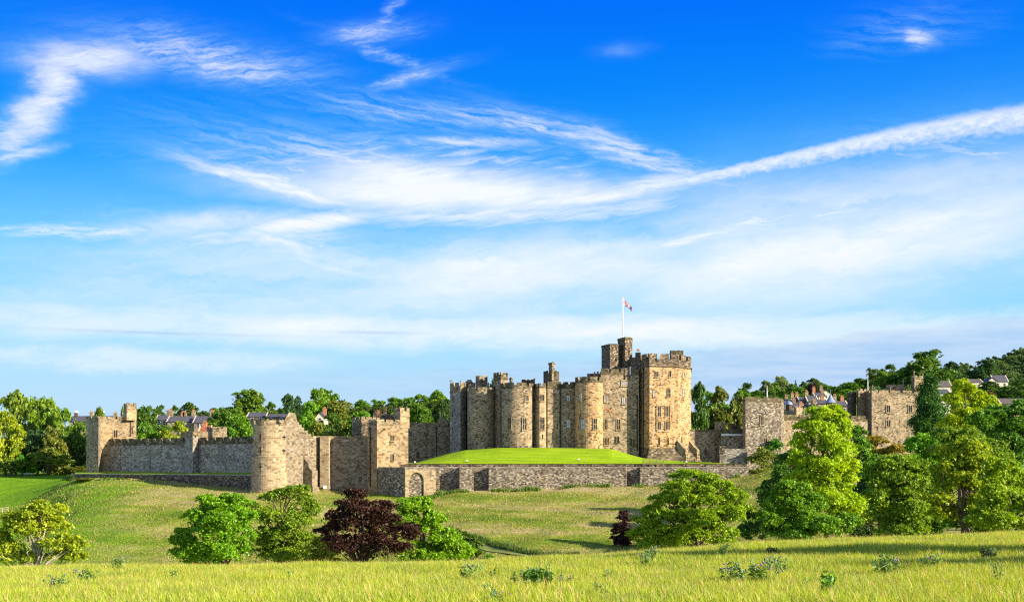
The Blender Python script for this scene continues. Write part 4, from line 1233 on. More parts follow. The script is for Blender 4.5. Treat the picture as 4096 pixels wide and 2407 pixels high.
crenel(mb, [pt(2877, 285.8), pt(2904, 285.7)], G(1790, 286), .55, .65, .35, .5, closed=False, inward=(0, 1)); mb.build('corner_parapet', M['mossy'], spw.o)

t = thing('plain_tower', 'tall plain square tower of rough stone right of the keep with a two-light window', 'tower', (X(3050, 292), 292, -4))
ktw = Block(t, 'tower_body', [pt(2970, 308.5), pt(2982, 305), pt(3124, 308.5), pt(3135, 311.5), pt(3135, 316), pt(2970, 317)], -6, G(1592, 305), 'rubble')
mb = MB(); g = grow(ktw.poly, .05); mb.prism(g, G(1606, 305), G(1592, 305) + .01)
crenel(mb, [g[i] for i in (1, 2)], G(1592, 305) + .01, .4, 4.6, .75, .6, closed=False, inward=(0, 1)); mb.build('battlement', M['mossy'], ktw.o)
ktw.window(3047, 1680, 17, 38, 'pair'); ktw.window(3063, 1766, 9, 32, 'single')

t = thing('right_curtain_wall', 'shaded buff curtain wall between the plain tower and the gatehouse tower', 'castle wall', (X(3280, 300), 300, -3))
f0, f1 = pt(3128, 312), pt(3470, 322)
plan, nrm_ = wall_plan([f0, f1], 2.0)
rcw = Block(t, 'wall_face', plan, -7, G(1672, 315), 'buff')
wall_crenel(rcw, [f0, f1], nrm_, .9, 5.5, .8, zbase=G(1682, 315))
t = thing('bartizan', 'small chimney-like turret on the wall right of the plain tower', 'turret', (X(3192, 303), 303, 0))
bz = Block(t, 'turret_body', [pt(3174, 317), pt(3186, 315), pt(3210, 316.5), pt(3210, 320), pt(3176, 321)], -2, G(1630, 316), 'pale')
bz.battlement(.42, 1.1, .45, mat='mossbuff')

gate = thing('gatehouse', 'weathered gatehouse with statues on its battlements rising behind the right-hand trees', 'gatehouse', (X(3560, 330), 330, -2))
g1_ = Block(gate, 'side_turret', [pt(3389, 336), pt(3402, 333), pt(3425, 335), pt(3425, 342), pt(3389, 342)], -6, G(1575, 334), 'dark')
g1_.battlement(.7, 1.3, .5, zbase=G(1600, 334), mat='dark')
g2_ = Block(gate, 'side_turret', [pt(3427, 334), pt(3434, 331), pt(3466, 333.5), pt(3466, 342), pt(3427, 342)], -6, G(1564, 332), 'buff')
g2_.battlement(.7, 1.4, .6, zbase=G(1606, 332), mat='mossbuff')
gm = Block(gate, 'gate_tower', [pt(3465, 333), pt(3487, 328), pt(3672, 331), pt(3672, 345), pt(3468, 345)], -8, G(1571, 330), 'buff')
gm.battlement(.72, 3.0, .8, zbase=G(1582, 330), mat='mossbuff')
gm.window(3552, 1634, 20, 30); gm.window(3640, 1633, 20, 30); gm.window(3553, 1691, 20, 27); gm.window(3639, 1692, 20, 27); gm.window(3509, 1713, 4, 15, 'slit'); gm.window(3596, 1768, 4, 14, 'slit')
gi = Block(gate, 'inner_turret', [pt(3543, 338), pt(3560, 336), pt(3624, 337), pt(3624, 342), pt(3543, 342)], G(1575, 337), G(1546, 337), 'mossbuff')
gi.battlement(.5, 1.6, .6, mat='mossbuff')
gq = Block(gate, 'lookout_turret', [pt(3644, 336), pt(3658, 333.5), pt(3697, 335), pt(3697, 341), pt(3644, 341)], G(1600, 335), G(1511, 335), 'mossbuff')
gq.battlement(.6, 1.6, .7, mat='mossbuff')
for p0, a_, b_, d, ln in ((3489, 1537, 1562, 329, .3), (3575, 1532, 1547, 338, 0), (3613, 1516, 1543, 338, .1), (3656, 1481, 1504, 335, 0), (3691, 1481, 1504, 336, 1.2)):
    statue(gm.o, p0, a_, b_, d, ln)


# ------------------------------------------------------------------ poles and flags
def pole(name, label, px, D, py0, py1, r, mat='white', cat='flagpole'):
    t = thing(name, label, cat, (X(px, D), D, Z(py1, D)))
    x, y = pt(px, D); mb = MB(); zm = Z(py1, D) * .38 + Z(py0, D) * .62
    mb.tube([(x, y, Z(py1, D)), (x, y, zm)], [r, r], 8); mb.tube([(x, y, zm), (x, y, Z(py0, D))], [r * .72, r * .6], 8)
    mb.lathe(x, y, [(r * .6, Z(py0, D)), (r * 1.3, Z(py0, D) + .12), (0, Z(py0, D) + .3)], 8)
    mb.build('pole', M[mat], t)
    return t


fp = pole('flagpole', 'tall white flagpole flying a red white and blue flag above the keep', 2491, 312, 1191, 1352, .17)
# union flag, hanging in folds
nx_, ny_ = 72, 36; W_, H_ = 3.3, 1.65
fl = MB(); x0, y0 = pt(2492.5, 312); zt_ = Z(1196, 312)


def flag_mat(u, v):                                    # u along the fly, v up, in units where the flag is 60 x 30
    x, y = u * 60 - 30, v * 30 - 15
    if abs(x) < 3 or abs(y) < 3: return 0
    if abs(x) < 5 or abs(y) < 5: return 2
    d1, d2 = (x - 2 * y) / 5 ** .5, (x + 2 * y) / 5 ** .5
    s1 = d1 if x > 0 else -d1; s2 = d2 if x < 0 else -d2
    if 0 < s1 < 2 or 0 < -s2 * -1 < 2 and False: return 0
    if 0 < s2 < 2: return 0
    if abs(d1) < 3 or abs(d2) < 3: return 2
    return 1


def fpos(u, v):
    s_ = u * W_
    x = x0 + s_ * .74; z = zt_ - H_ * (1 - v) * (.98 - .28 * u) - 2.05 * u ** 1.25 + .12 * math.sin(u * 11 + v)
    y = y0 + .35 * u * math.sin(u * 9 + v * 1.5) + s_ * .2
    return (x, y, z)


for i in range(nx_):
    for j in range(ny_):
        u0, u1, v0, v1 = i / nx_, (i + 1) / nx_, j / ny_, (j + 1) / ny_
        fl.quad([fpos(u0, v0), fpos(u1, v0), fpos(u1, v1), fpos(u0, v1)], [(u0, v0)] * 4, flag_mat((u0 + u1) / 2, (v0 + v1) / 2))
fo = fl.build('flag', [M['red'], M['blue'], M['flagwhite']], fp)
pole('flagpole', 'bare white flagpole on the plain square tower right of the keep', 3068, 311, 1547, 1592, .14)
pole('flagpole', 'bare white flagpole on the gatehouse beside its left turret', 3471, 336, 1501, 1570, .15)
for lab, p0, D, a_, b_ in (('thin grey aerial on the roof behind the square tower', 1577, 326, 1617, 1634), ('thin grey rod on the corner turret of the square tower', 1628, 288, 1621, 1632)):
    t = pole('aerial', lab, p0, D, a_, b_, .05, 'pipe', 'aerial')

# ------------------------------------------------------------------ vegetation
def np_mesh(name, verts, faces, mats, lv=None, smooth=False):
    """mesh from arrays; faces is an (n,k) array of equal-sized polygons"""
    me = bpy.data.meshes.new(name); n, k = faces.shape
    me.vertices.add(len(verts)); me.vertices.foreach_set('co', np.ascontiguousarray(verts, np.float32).ravel())
    me.loops.add(n * k); me.loops.foreach_set('vertex_index', np.ascontiguousarray(faces, np.int32).ravel())
    me.polygons.add(n); me.polygons.foreach_set('loop_start', np.arange(0, n * k, k, dtype=np.int32))
    if smooth: me.polygons.foreach_set('use_smooth', np.ones(n, bool))
    if lv is not None:
        a = me.attributes.new('lv', 'FLOAT', 'FACE'); a.data.foreach_set('value', lv.astype(np.float32))
    me.update(calc_edges=True)
    for m in (mats if isinstance(mats, list) else [mats]): me.materials.append(m)
    return me


def leaf_cards(cent, outw, size, rs, upb=0.5, aspect=0.55):
    """one pointed card per centre"""
    n = len(cent)
    nrm = outw * 0.30 + np.array([0, 0, upb]) + rs.normal(0, .75, (n, 3)); nrm /= np.linalg.norm(nrm, axis=1)[:, None]
    r = rs.normal(0, 1, (n, 3)); t = np.cross(nrm, r); t /= np.linalg.norm(t, axis=1)[:, None]
    b = np.cross(nrm, t)
    s = size * rs.uniform(.5, 1.5, n)[:, None]
    fold = nrm * s * .18
    v = np.stack([cent - t * s, cent + b * s * aspect + fold, cent + t * s, cent - b * s * aspect + fold], 1).reshape(-1, 3)
    f = np.arange(4 * n).reshape(-1, 4)
    return v, f


def crown_arrays(lobes, n_leaf, size, seed, clump=0.34, flat=0.42, per=34, fill=0.34, upb=0.5, droop=0.22, subn=7):
    """lobes: (x,y,z,rx,ry,rz). Leaves gathered in sprays near the lobes' outer shells."""
    rs = np.random.RandomState(seed)
    sub = []; main = []
    for L in lobes:                                   # break every lobe up into boughs of foliage of its own
        L = np.array(L, float); sub.append([*L[:3], *(L[3:] * .66)]); main.append(len(sub) - 1)
        for _ in range(subn):
            d = rs.normal(0, 1, 3); d[2] = abs(d[2]) * .9 - .25; d /= np.linalg.norm(d)
            sub.append([*(L[:3] + d * L[3:6] * rs.uniform(.70, 1.0)), *(L[3:6] * rs.uniform(.22, .46) * np.array([1, 1, .62]))])
    lb = np.array(sub, float); base_r = float(np.mean([l[3] for l in lobes]))
    w = (lb[:, 3] * lb[:, 4] * lb[:, 5]) ** (2 / 3); w[main] *= .42; w /= w.sum()
    nc = max(8, n_leaf // per)
    cc, cr, co = [], [], []
    while len(cc) < nc:
        i = rs.choice(len(lb), p=w); L = lb[i]
        d = rs.normal(0, 1, 3); d /= np.linalg.norm(d)
        if d[2] < -0.35 and rs.rand() < .6: d[2] = -d[2]
        rad = 1 - (rs.rand() ** 1.6) * fill
        p = L[:3] + d * L[3:6] * rad
        inside = False
        for j in range(len(lb)):
            if j != i and np.sum(((p - lb[j, :3]) / lb[j, 3:6]) ** 2) < 0.42: inside = True; break
        if inside and rs.rand() < .88: continue
        o_ = d / L[3:6]; o_ /= np.linalg.norm(o_)
        cc.append(p); co.append(o_); cr.append((L[3:6].mean() * .75 + base_r * .25) * clump * rs.uniform(.5, 1.6))
    cc = np.array(cc); co = np.array(co); cr = np.array(cr)
    k = n_leaf // nc
    off = rs.normal(0, .5, (nc, k, 3)) * np.where(rs.rand(nc, k, 1) < .3, 1.9, .85); off[:, :, 2] *= flat
    # leaves sit on the outer half of each spray
    off += co[:, None, :] * np.abs(rs.normal(0, .25, (nc, k, 1)))
    if droop: off[:, :, 2] -= droop * (off[:, :, 0] ** 2 + off[:, :, 1] ** 2)
    pos = (cc[:, None, :] + off * cr[:, None, None]).reshape(-1, 3)
    outw = np.repeat(co, k, 0)
    lvc = np.clip(rs.normal(.5, .2, nc), 0, 1)
    lv = np.clip(np.repeat(lvc, k) + rs.normal(0, .22, nc * k), 0, 1)
    v, f = leaf_cards(pos, outw, size, rs, upb)
    return v, f, lv, cc


def limb_mesh(mb, base, targets, r0, rs, fork=0.35, top=None, wob=0.06, n=6):
    """trunk with limbs bent towards targets"""
    base = Vector(base); top = Vector(top)
    H = (top - base).length
    tr = [base + (top - base) * k + Vector((rs.normal(0, wob), rs.normal(0, wob), 0)) * H * k * .5 for k in (0, .15, .35, .6, .82, 1)]
    mb.tube([tr[0] - Vector((0, 0, .4))] + tr, [r0 * 1.45, r0 * 1.2, r0, r0 * .85, r0 * .6, r0 * .35, r0 * .08], n)
    for tg in targets:
        tg = Vector(tg); k = max(fork, min(.85, (tg.z - base.z) / H * rs.uniform(.35, .75)))
        s_ = base + (top - base) * k; d = tg - s_
        if d.length < .4: continue
        mid = s_ + d * .5 + Vector((rs.normal(0, .1), rs.normal(0, .1), rs.uniform(-.02, .16))) * d.length
        r = r0 * .42 * (1 - k * .5) * min(1, d.length / H * 2.2)
        mb.tube([s_, s_ + (mid - s_) * .5 + Vector((0, 0, .03 * d.length)), mid, mid + (tg - mid) * .6, tg], [r, r * .8, r * .6, r * .4, r * .12], 5)


PLANTED = []
TREE_GAIN = 2.0


def green(c):
    """leaf reflectance from the planting list's swatch: fresh midsummer green, except for the purple and golden kinds"""
    k = .92 if c[1] > c[0] * 1.08 else 1.0
    return (c[0] * k * TREE_GAIN, c[1] * TREE_GAIN, c[2] * TREE_GAIN * .8) if c[1] > c[0] else tuple(v * 1.25 for v in c)





def tree(name, label, cat, px, D, lobes_px, n_leaf, size, color, seed, base_z=None, group=None, bark='bark', trunk_r=.35, depth=0.9, limbs=14, trunk_px=None, **kw):
    """a tree of its own shape: lobes given as (px, py, half width, half height) seen from the front, placed at real distance D"""
    rs = np.random.RandomState(seed)
    bx = X(trunk_px or px, D); bz = gz(bx, D) if base_z is None else base_z
    lob = []
    for i, q in enumerate(lobes_px):
        lx, ly, rx, rz = q[:4]; k = D / F
        dy = q[4] if len(q) > 4 else rs.uniform(-.35, .35) * rx * k * 1.2
        lob.append((X(lx, D) - bx, dy, Z(ly, D) - bz, rx * k * 1.09, rx * k * depth, rz * k * 1.09))
    t = thing(name, label, cat, (bx, D, bz), group)
    v, f, lv, cc = crown_arrays(lob, int(n_leaf * 2.4), size * .66, seed, **{'per': 30, 'clump': .26, **kw})
    o = bpy.data.objects.new('crown', np_mesh('crown', v, f, M['leaf'], lv)); COL.objects.link(o); o.parent = t; o.color = (*green(color), 1)
    zt = max(l[2] + l[5] * .5 for l in lob); hx = max(lob, key=lambda l: l[2])
    mb = MB(); sel = rs.choice(len(cc), min(limbs * 3, len(cc)), replace=False)
    tg = [l[:3] for l in lob] + [cc[i] for i in sel][:limbs]
    limb_mesh(mb, (0, 0, 0), tg, trunk_r, rs, top=(hx[0] * .8, hx[1] * .5, zt))
    tr = mb.build('trunk', M[bark], None, True); tr.parent = t
    PLANTED.append(t)
    return t


# crown shapes shared by the trees far behind (unit: 1 wide, 1 tall from the ground)
def proto(lobes, n, size, seed, **kw):
    v, f, lv, cc = crown_arrays(lobes, n, size, seed, **kw)
    cm = np_mesh('crown', v, f, M['leaf'], lv)
    rs = np.random.RandomState(seed); mb = MB()
    limb_mesh(mb, (0, 0, 0), [l[:3] for l in lobes] + [tuple(c) for c in cc[:8]], .03, rs, top=(0, 0, .8), wob=.02)
    tm = mb.build('trunk', M['bark'], None, True); me = tm.data; bpy.data.objects.remove(tm)
    return cm, me


def rlobes(seed, kind):
    rs = np.random.RandomState(seed); L = []
    if kind == 'round':
        for i in range(9):
            a = rs.uniform(0, 2 * math.pi); r = rs.uniform(.1, .26); z = rs.uniform(.42, .78)
            L.append((r * math.cos(a), r * math.sin(a), z, rs.uniform(.17, .25), rs.uniform(.17, .25), rs.uniform(.15, .22)))
        L.append((0, 0, .80, .2, .2, .2)); L.append((0, 0, .35, .34, .34, .25)); L.append((0, 0, .16, .3, .3, .16))
    elif kind == 'tall':
        for i in range(11):
            z = rs.uniform(.2, .88); rr = .34 * (1 - abs(z - .45)) ; a = rs.uniform(0, 6.28); r = rs.uniform(.3, .9) * rr
            L.append((r * math.cos(a), r * math.sin(a), z, rs.uniform(.13, .2), rs.uniform(.13, .2), rs.uniform(.09, .14)))
        L.append((0, 0, .9, .13, .13, .1)); L.append((0, 0, .5, .25, .25, .3)); L.append((0, 0, .22, .34, .34, .2))
    elif kind == 'broad':
        for i in range(12):
            a = rs.uniform(0, 6.28); r = rs.uniform(.15, .36); z = rs.uniform(.35, .8) - r * .3
            L.append((r * math.cos(a), r * math.sin(a), z, rs.uniform(.13, .2), rs.uniform(.13, .2), rs.uniform(.12, .2)))
        L.append((0, 0, .8, .18, .18, .18)); L.append((0, 0, .4, .36, .36, .25)); L.append((0, 0, .18, .36, .36, .18))
    elif kind == 'conifer':
        for i in range(16):
            z = .08 + .86 * i / 15; rr = .46 * (1 - z) + .05
            for k in range(3):
                a = rs.uniform(0, 6.28); L.append((rr * .5 * math.cos(a), rr * .5 * math.sin(a), z, rr * .6, rr * .6, .055))
    elif kind == 'umbrella':
        for i in range(12):
            a = rs.uniform(0, 6.28); r = rs.uniform(.1, .38)
            L.append((r * math.cos(a), r * math.sin(a), .72 - r * .75 + rs.uniform(-.05, .08), .17, .17, .17))
        L.append((0, 0, .78, .2, .2, .18))
    elif kind == 'bush':
        for i in range(9):
            a = rs.uniform(0, 6.28); r = rs.uniform(.1, .32)
            L.append((r * math.cos(a), r * math.sin(a), rs.uniform(.25, .7), .2, .2, rs.uniform(.2, .28)))
    return L


PR = {
    'round': [proto(rlobes(s, 'round'), 19000, .026, s, clump=.36) for s in (1, 2, 3)],
    'tall': [proto(rlobes(s, 'tall'), 17000, .025, s, clump=.40) for s in (4, 5)],
    'broad': [proto(rlobes(s, 'broad'), 19000, .025, s, clump=.36) for s in (6, 7)],
    'conifer': [proto(rlobes(8, 'conifer'), 7000, .026, 8, clump=.3, flat=.35, upb=.2, droop=.5)],
    'umbrella': [proto(rlobes(9, 'umbrella'), 5000, .030, 9, clump=.36)],
    'bush': [proto(rlobes(s, 'bush'), 4200, .042, s, clump=.36) for s in (10, 11)],
}
brng = random.Random(5)
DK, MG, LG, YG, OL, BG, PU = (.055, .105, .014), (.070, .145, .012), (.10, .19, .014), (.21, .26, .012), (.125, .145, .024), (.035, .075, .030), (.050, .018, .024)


def far_tree(name, label, cat, px, top, base, wpx, D, color, kind='round', var=None, group=None, rooted=True):
    """a tree, bush or hedge standing on the ground far off: a shared crown shape scaled to its size"""
    cm, tm = PR[kind][brng.randrange(len(PR[kind])) if var is None else var]
    x = X(px, D); z0 = gz(x, D) - .15 if rooted else Z(base, D); z0 = min(z0, Z(top, D) - 1.2); h = Z(top, D) - z0; w = wpx / F * D
    t = thing(name, label, cat, (x, D, z0), group)
    a = brng.uniform(0, 6.28)
    for nm, me in (('crown', cm), ('trunk', tm)):
        o = bpy.data.objects.new(nm, me); COL.objects.link(o); o.parent = t
        o.scale = (w * 1.3, w * 1.3, h * 1.03); o.rotation_euler = (0, 0, a)
        if nm == 'crown':
            j = brng.uniform(.88, 1.14); g_ = green(color); o.color = (g_[0] * j, g_[1] * j * brng.uniform(.97, 1.05), g_[2], 1)
    return t

# --- trees of the near valley, each its own shape
tree('maple_tree', 'yellow-green open-crowned tree with pale forked trunk at the left edge of the meadow', 'tree', 150, 130,
     [(180, 2055, 75, 50), (110, 2075, 60, 45), (215, 2100, 48, 42), (150, 2120, 60, 40), (55, 2110, 40, 32), (250, 2165, 62, 38), (295, 2185, 38, 36), (305, 2228, 34, 22), (35, 2190, 42, 38), (0, 2215, 40, 40), (90, 2228, 46, 24), (225, 2225, 50, 26), (5, 2140, 26, 26)],
     13000, .26, (.20, .24, .014), 21, bark='palebark', trunk_r=.42, limbs=30, trunk_px=130, clump=.30, per=26)
tree('beech_tree', 'dense bright green round tree, the broadest of the clump left of the copper tree', 'tree', 865, 150,
     [(865, 2120, 95, 100), (860, 2020, 62, 38), (795, 2070, 58, 55), (735, 2150, 42, 38), (712, 2162, 30, 20), (775, 2215, 78, 42), (890, 2215, 100, 42), (965, 2140, 55, 80), (965, 2055, 48, 45), (935, 2005, 50, 30), (765, 2055, 26, 22)],
     30000, .25, (.105, .215, .006), 22, trunk_r=.5)
tree('ash_tree', 'tall airy tree with see-through crown, its top overlapping the foot of the round tower', 'tree', 1130, 158,
     [(1175, 1962, 58, 26), (1115, 1985, 55, 32), (1205, 2010, 55, 38), (1075, 2055, 55, 42), (1160, 2080, 65, 48), (1232, 2060, 40, 45), (1120, 2140, 75, 45), (1210, 2155, 60, 45), (1050, 2150, 45, 50), (1015, 2030, 30, 22), (1180, 2215, 80, 28), (1075, 2215, 50, 30)],
     15500, .24, (.125, .19, .014), 23, bark='bark', trunk_r=.55, limbs=40, trunk_px=1108, clump=.34, per=24)
tree('elder_shrub', 'thin twiggy yellow-green shrub between the airy tree and the copper tree', 'shrub', 1290, 152,
     [(1260, 2190, 40, 40), (1320, 2195, 45, 45), (1290, 2235, 60, 30)], 3600, .22, (.17, .20, .02), 24, trunk_r=.16, limbs=26, clump=.36, per=20)
tree('copper_beech', 'dark purple copper beech in the middle of the valley clump', 'tree', 1455, 147,
     [(1425, 1978, 48, 26), (1405, 2010, 55, 32), (1445, 2040, 80, 42), (1530, 2035, 48, 32), (1562, 2022, 24, 16), (1350, 2080, 45, 42), (1318, 2112, 36, 24), (1288, 2126, 28, 12), (1420, 2110, 85, 55), (1530, 2110, 65, 55), (1605, 2130, 50, 32), (1642, 2112, 26, 24), (1335, 2165, 40, 45), (1450, 2190, 90, 55), (1560, 2190, 70, 45), (1640, 2145, 28, 20)],
     19000, .23, (.056, .024, .017), 25, trunk_r=.5, clump=.32)
tree('sycamore_tree', 'fresh green tree leaning out from behind the copper beech on its right', 'tree', 1700, 166,
     [(1630, 2030, 55, 32), (1690, 2018, 42, 24), (1728, 2070, 48, 32), (1620, 2085, 45, 45), (1700, 2115, 55, 45), (1765, 2140, 55, 40), (1805, 2172, 52, 40), (1830, 2205, 48, 36), (1700, 2200, 75, 40), (1775, 2222, 75, 30), (1640, 2210, 55, 36)],
     24000, .25, (.13, .235, .008), 26, trunk_r=.45)
tree('hawthorn_tree', 'small dull green thorn tree at the right end of the valley clump', 'tree', 1875, 175,
     [(1862, 2150, 32, 22), (1892, 2180, 28, 32), (1868, 2212, 45, 28)], 6000, .22, (.075, .125, .02), 27, trunk_r=.2)
tree('purple_plum', 'small dark purple cone-shaped tree left of the big domed tree', 'tree', 2492, 217,
     [(2500, 2052, 14, 12), (2494, 2075, 24, 14), (2490, 2100, 28, 16), (2482, 2128, 36, 16), (2500, 2130, 28, 16), (2488, 2155, 36, 18), (2492, 2172, 30, 14)], 5200, .26, (.042, .015, .018), 28, trunk_r=.2, clump=.4)
tree('sycamore_tree', 'big domed tree in yellow-green layers standing before the bastion wall', 'tree', 2790, 165,
     [(2770, 1905, 72, 22), (2835, 1910, 38, 20), (2705, 1948, 52, 28), (2800, 1950, 80, 32), (2892, 1938, 42, 24), (2655, 1988, 48, 24), (2750, 2000, 85, 34), (2850, 1995, 85, 36), (2932, 1985, 45, 28), (2972, 1992, 26, 26), (2620, 2042, 46, 28), (2700, 2060, 80, 38), (2800, 2065, 85, 40), (2900, 2050, 65, 42), (2960, 2035, 34, 26), (2580, 2092, 42, 32), (2650, 2125, 80, 42), (2760, 2140, 100, 48), (2870, 2130, 75, 42), (2900, 2172, 55, 28), (2615, 2165, 55, 30), (2555, 2135, 32, 36)],
     42000, .25, (.155, .235, .010), 29, trunk_r=.6, clump=.30, flat=.38, limbs=22)
tree('lime_tree', 'tall yellow-green tree in front of the shaded curtain wall, highest of the right-hand group', 'tree', 3310, 152,
     [(3332, 1632, 26, 18), (3282, 1662, 44, 34), (3358, 1655, 30, 30), (3258, 1712, 54, 45), (3340, 1720, 60, 50), (3382, 1712, 26, 34), (3230, 1772, 46, 46), (3320, 1790, 75, 55), (3392, 1800, 36, 44), (3212, 1840, 52, 40), (3300, 1860, 80, 55), (3385, 1868, 42, 46), (3210, 1910, 52, 40), (3290, 1940, 85, 55), (3378, 1935, 45, 42), (3330, 2010, 75, 50), (3412, 2012, 46, 40), (3440, 2055, 34, 34)],
     42000, .26, (.215, .30, .006), 30, trunk_r=.6, clump=.32)
tree('hornbeam_tree', 'dark green bushy tree at the foot of the tall yellow-green one', 'tree', 3190, 138,
     [(3160, 1955, 52, 42), (3118, 2010, 55, 46), (3215, 2020, 85, 55), (3140, 2080, 70, 48), (3250, 2090, 100, 50), (3360, 2095, 65, 46), (3085, 2110, 44, 40), (3180, 2135, 80, 35), (3060, 2060, 30, 30)],
     30000, .23, (.095, .19, .010), 31, trunk_r=.45)
tree('field_maple', 'rounded mid green tree right of the tall yellow-green one, on the meadow edge', 'tree', 3600, 125,
     [(3600, 1842, 65, 26), (3550, 1862, 54, 34), (3662, 1862, 48, 30), (3530, 1912, 54, 40), (3620, 1912, 78, 45), (3690, 1902, 36, 36), (3510, 1970, 46, 46), (3600, 1982, 88, 50), (3690, 1970, 55, 48), (3525, 2050, 55, 48), (3635, 2060, 90, 52), (3590, 2110, 80, 40)],
     34000, .23, (.12, .19, .012), 32, trunk_r=.4, clump=.32)
tree('lime_tree', 'yellow-tinged tree with bare dark trunk showing above the meadow edge', 'tree', 3850, 117,
     [(3862, 1778, 55, 24), (3902, 1795, 36, 30), (3812, 1812, 45, 34), (3880, 1840, 66, 36), (3800, 1872, 55, 36), (3920, 1880, 46, 36), (3850, 1910, 66, 32), (3780, 1932, 48, 34), (3905, 1942, 46, 26), (3755, 1990, 44, 28), (3785, 2052, 48, 34), (3905, 2015, 50, 36), (3925, 2075, 46, 30)],
     24000, .22, (.185, .235, .010), 33, trunk_r=.27, clump=.32, trunk_px=3846, limbs=20)
tree('sycamore_tree', 'leafy yellow-green tree filling the right edge above the meadow', 'tree', 4020, 111,
     [(4000, 1862, 46, 26), (4050, 1892, 46, 36), (3970, 1912, 45, 34), (4085, 1950, 40, 38), (4000, 1972, 66, 40), (4052, 2032, 58, 42), (3962, 2022, 46, 36), (3990, 2082, 78, 38), (3922, 2072, 46, 30), (4090, 2095, 46, 34), (4120, 2010, 40, 60)],
     27000, .22, (.16, .235, .010), 34, trunk_r=.4, clump=.33)
tree('ornamental_tree', 'bright green bushy tree below the gatehouse, in front of the dark conifer', 'tree', 3700, 178,
     [(3702, 1762, 50, 34), (3660, 1792, 46, 36), (3742, 1802, 46, 36), (3690, 1840, 70, 40)], 12000, .27, (.095, .215, .010), 35, trunk_r=.4)
tree('ash_tree', 'wide olive-green tree behind the yellow-tinged one with the bare trunk', 'tree', 3880, 168,
     [(3802, 1742, 62, 30), (3880, 1752, 75, 34), (3952, 1792, 52, 38), (3822, 1795, 85, 45), (3900, 1830, 90, 50), (3990, 1840, 50, 40)], 22000, .27, (.115, .18, .014), 36, trunk_r=.5)
tree('horse_chestnut', 'heavy deep green tree bulging in from the right edge', 'tree', 4030, 186,
     [(4000, 1655, 64, 34), (4070, 1642, 44, 36), (3930, 1685, 54, 38), (4040, 1702, 66, 44), (4000, 1762, 66, 44), (4080, 1772, 50, 54), (4060, 1842, 50, 50), (3960, 1735, 50, 40), (4110, 1700, 40, 60)], 26000, .30, (.070, .155, .014), 37, trunk_r=.6, flat=.45)
tree('golden_poplar', 'brilliant yellow-green tree between the conifer and the right edge, tallest there', 'tree', 3870, 205,
     [(3842, 1542, 40, 28), (3892, 1582, 48, 34), (3832, 1602, 45, 44), (3932, 1612, 45, 34), (3870, 1662, 56, 45), (3812, 1692, 46, 40), (3962, 1642, 30, 26), (3870, 1720, 60, 40)], 20000, .30, (.225, .29, .006), 38, trunk_r=.5)
tree('cypress_tree', 'dark blue-green conifer covering the right side of the gatehouse', 'tree', 3715, 220,
     [(3722, 1530, 22, 24), (3715, 1562, 34, 28), (3712, 1600, 42, 32), (3718, 1645, 50, 36), (3712, 1690, 56, 38), (3720, 1730, 54, 36)], 16000, .27, (.030, .085, .016), 39, trunk_r=.4, clump=.5, flat=1.0)
tree('golden_shrub', 'low golden-topped tree below the left part of the gatehouse', 'tree', 3520, 198,
     [(3502, 1762, 42, 20), (3562, 1800, 40, 22), (3470, 1800, 36, 30), (3530, 1830, 50, 34)], 9000, .27, (.27, .235, .025), 40, trunk_r=.3)
tree('cherry_tree', 'mid green tree squeezed between the tall yellow-green tree and the golden one', 'tree', 3440, 188,
     [(3425, 1742, 40, 34), (3440, 1790, 46, 44), (3462, 1850, 50, 45), (3490, 1900, 54, 50), (3470, 1960, 50, 50)], 15000, .27, (.075, .165, .014), 41, trunk_r=.4)
tree('shade_filler_tree', 'filler tree with deep shade put into its leaf colour, below the golden-topped tree', 'tree', 3540, 172,
     [(3530, 1900, 60, 50), (3480, 1980, 60, 60), (3500, 2050, 60, 60), (3440, 2120, 50, 50)], 12000, .26, (.028, .060, .020), 42, trunk_r=.35)  # leaf colour made very dark to carry the deep shade of this gap
tree('thorn_bush', 'olive thorn bush at the foot of the plain square tower', 'bush', 3062, 284,
     [(3052, 1812, 32, 24), (3078, 1840, 44, 36), (3030, 1850, 38, 34), (3060, 1885, 60, 24), (3110, 1860, 26, 30)], 8000, .27, (.12, .15, .022), 43, trunk_r=.15)
tree('wild_tree', 'dark leaves filling the hollow between the domed tree and the tall yellow-green tree', 'tree', 3040, 190,
     [(3020, 2060, 34, 40), (3060, 2000, 40, 50), (3050, 2120, 60, 50), (2990, 2130, 34, 36), (3120, 1900, 46, 40), (3080, 1945, 40, 36)], 12000, .27, (.05, .115, .016), 44, trunk_r=.3)
tree('wild_tree', 'green tree at the foot of the shaded curtain wall, left of the tall yellow-green tree', 'tree', 3170, 225,
     [(3150, 1850, 40, 28), (3190, 1830, 40, 34), (3140, 1895, 50, 30), (3200, 1890, 50, 40)], 9000, .28, (.06, .13, .016), 45, trunk_r=.3)
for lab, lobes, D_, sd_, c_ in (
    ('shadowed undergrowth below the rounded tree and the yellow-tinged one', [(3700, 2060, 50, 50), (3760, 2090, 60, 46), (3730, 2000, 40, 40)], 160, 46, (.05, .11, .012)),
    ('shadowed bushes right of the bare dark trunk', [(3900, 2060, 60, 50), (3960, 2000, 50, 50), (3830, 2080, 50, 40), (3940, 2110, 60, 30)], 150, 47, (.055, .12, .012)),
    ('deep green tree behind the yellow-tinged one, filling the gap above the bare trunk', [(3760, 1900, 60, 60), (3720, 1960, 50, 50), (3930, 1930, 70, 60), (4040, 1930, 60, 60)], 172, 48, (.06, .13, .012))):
    tree('wild_tree', lab, 'tree', lobes[0][0], D_, lobes, 14000, .27, c_, sd_, trunk_r=.3)
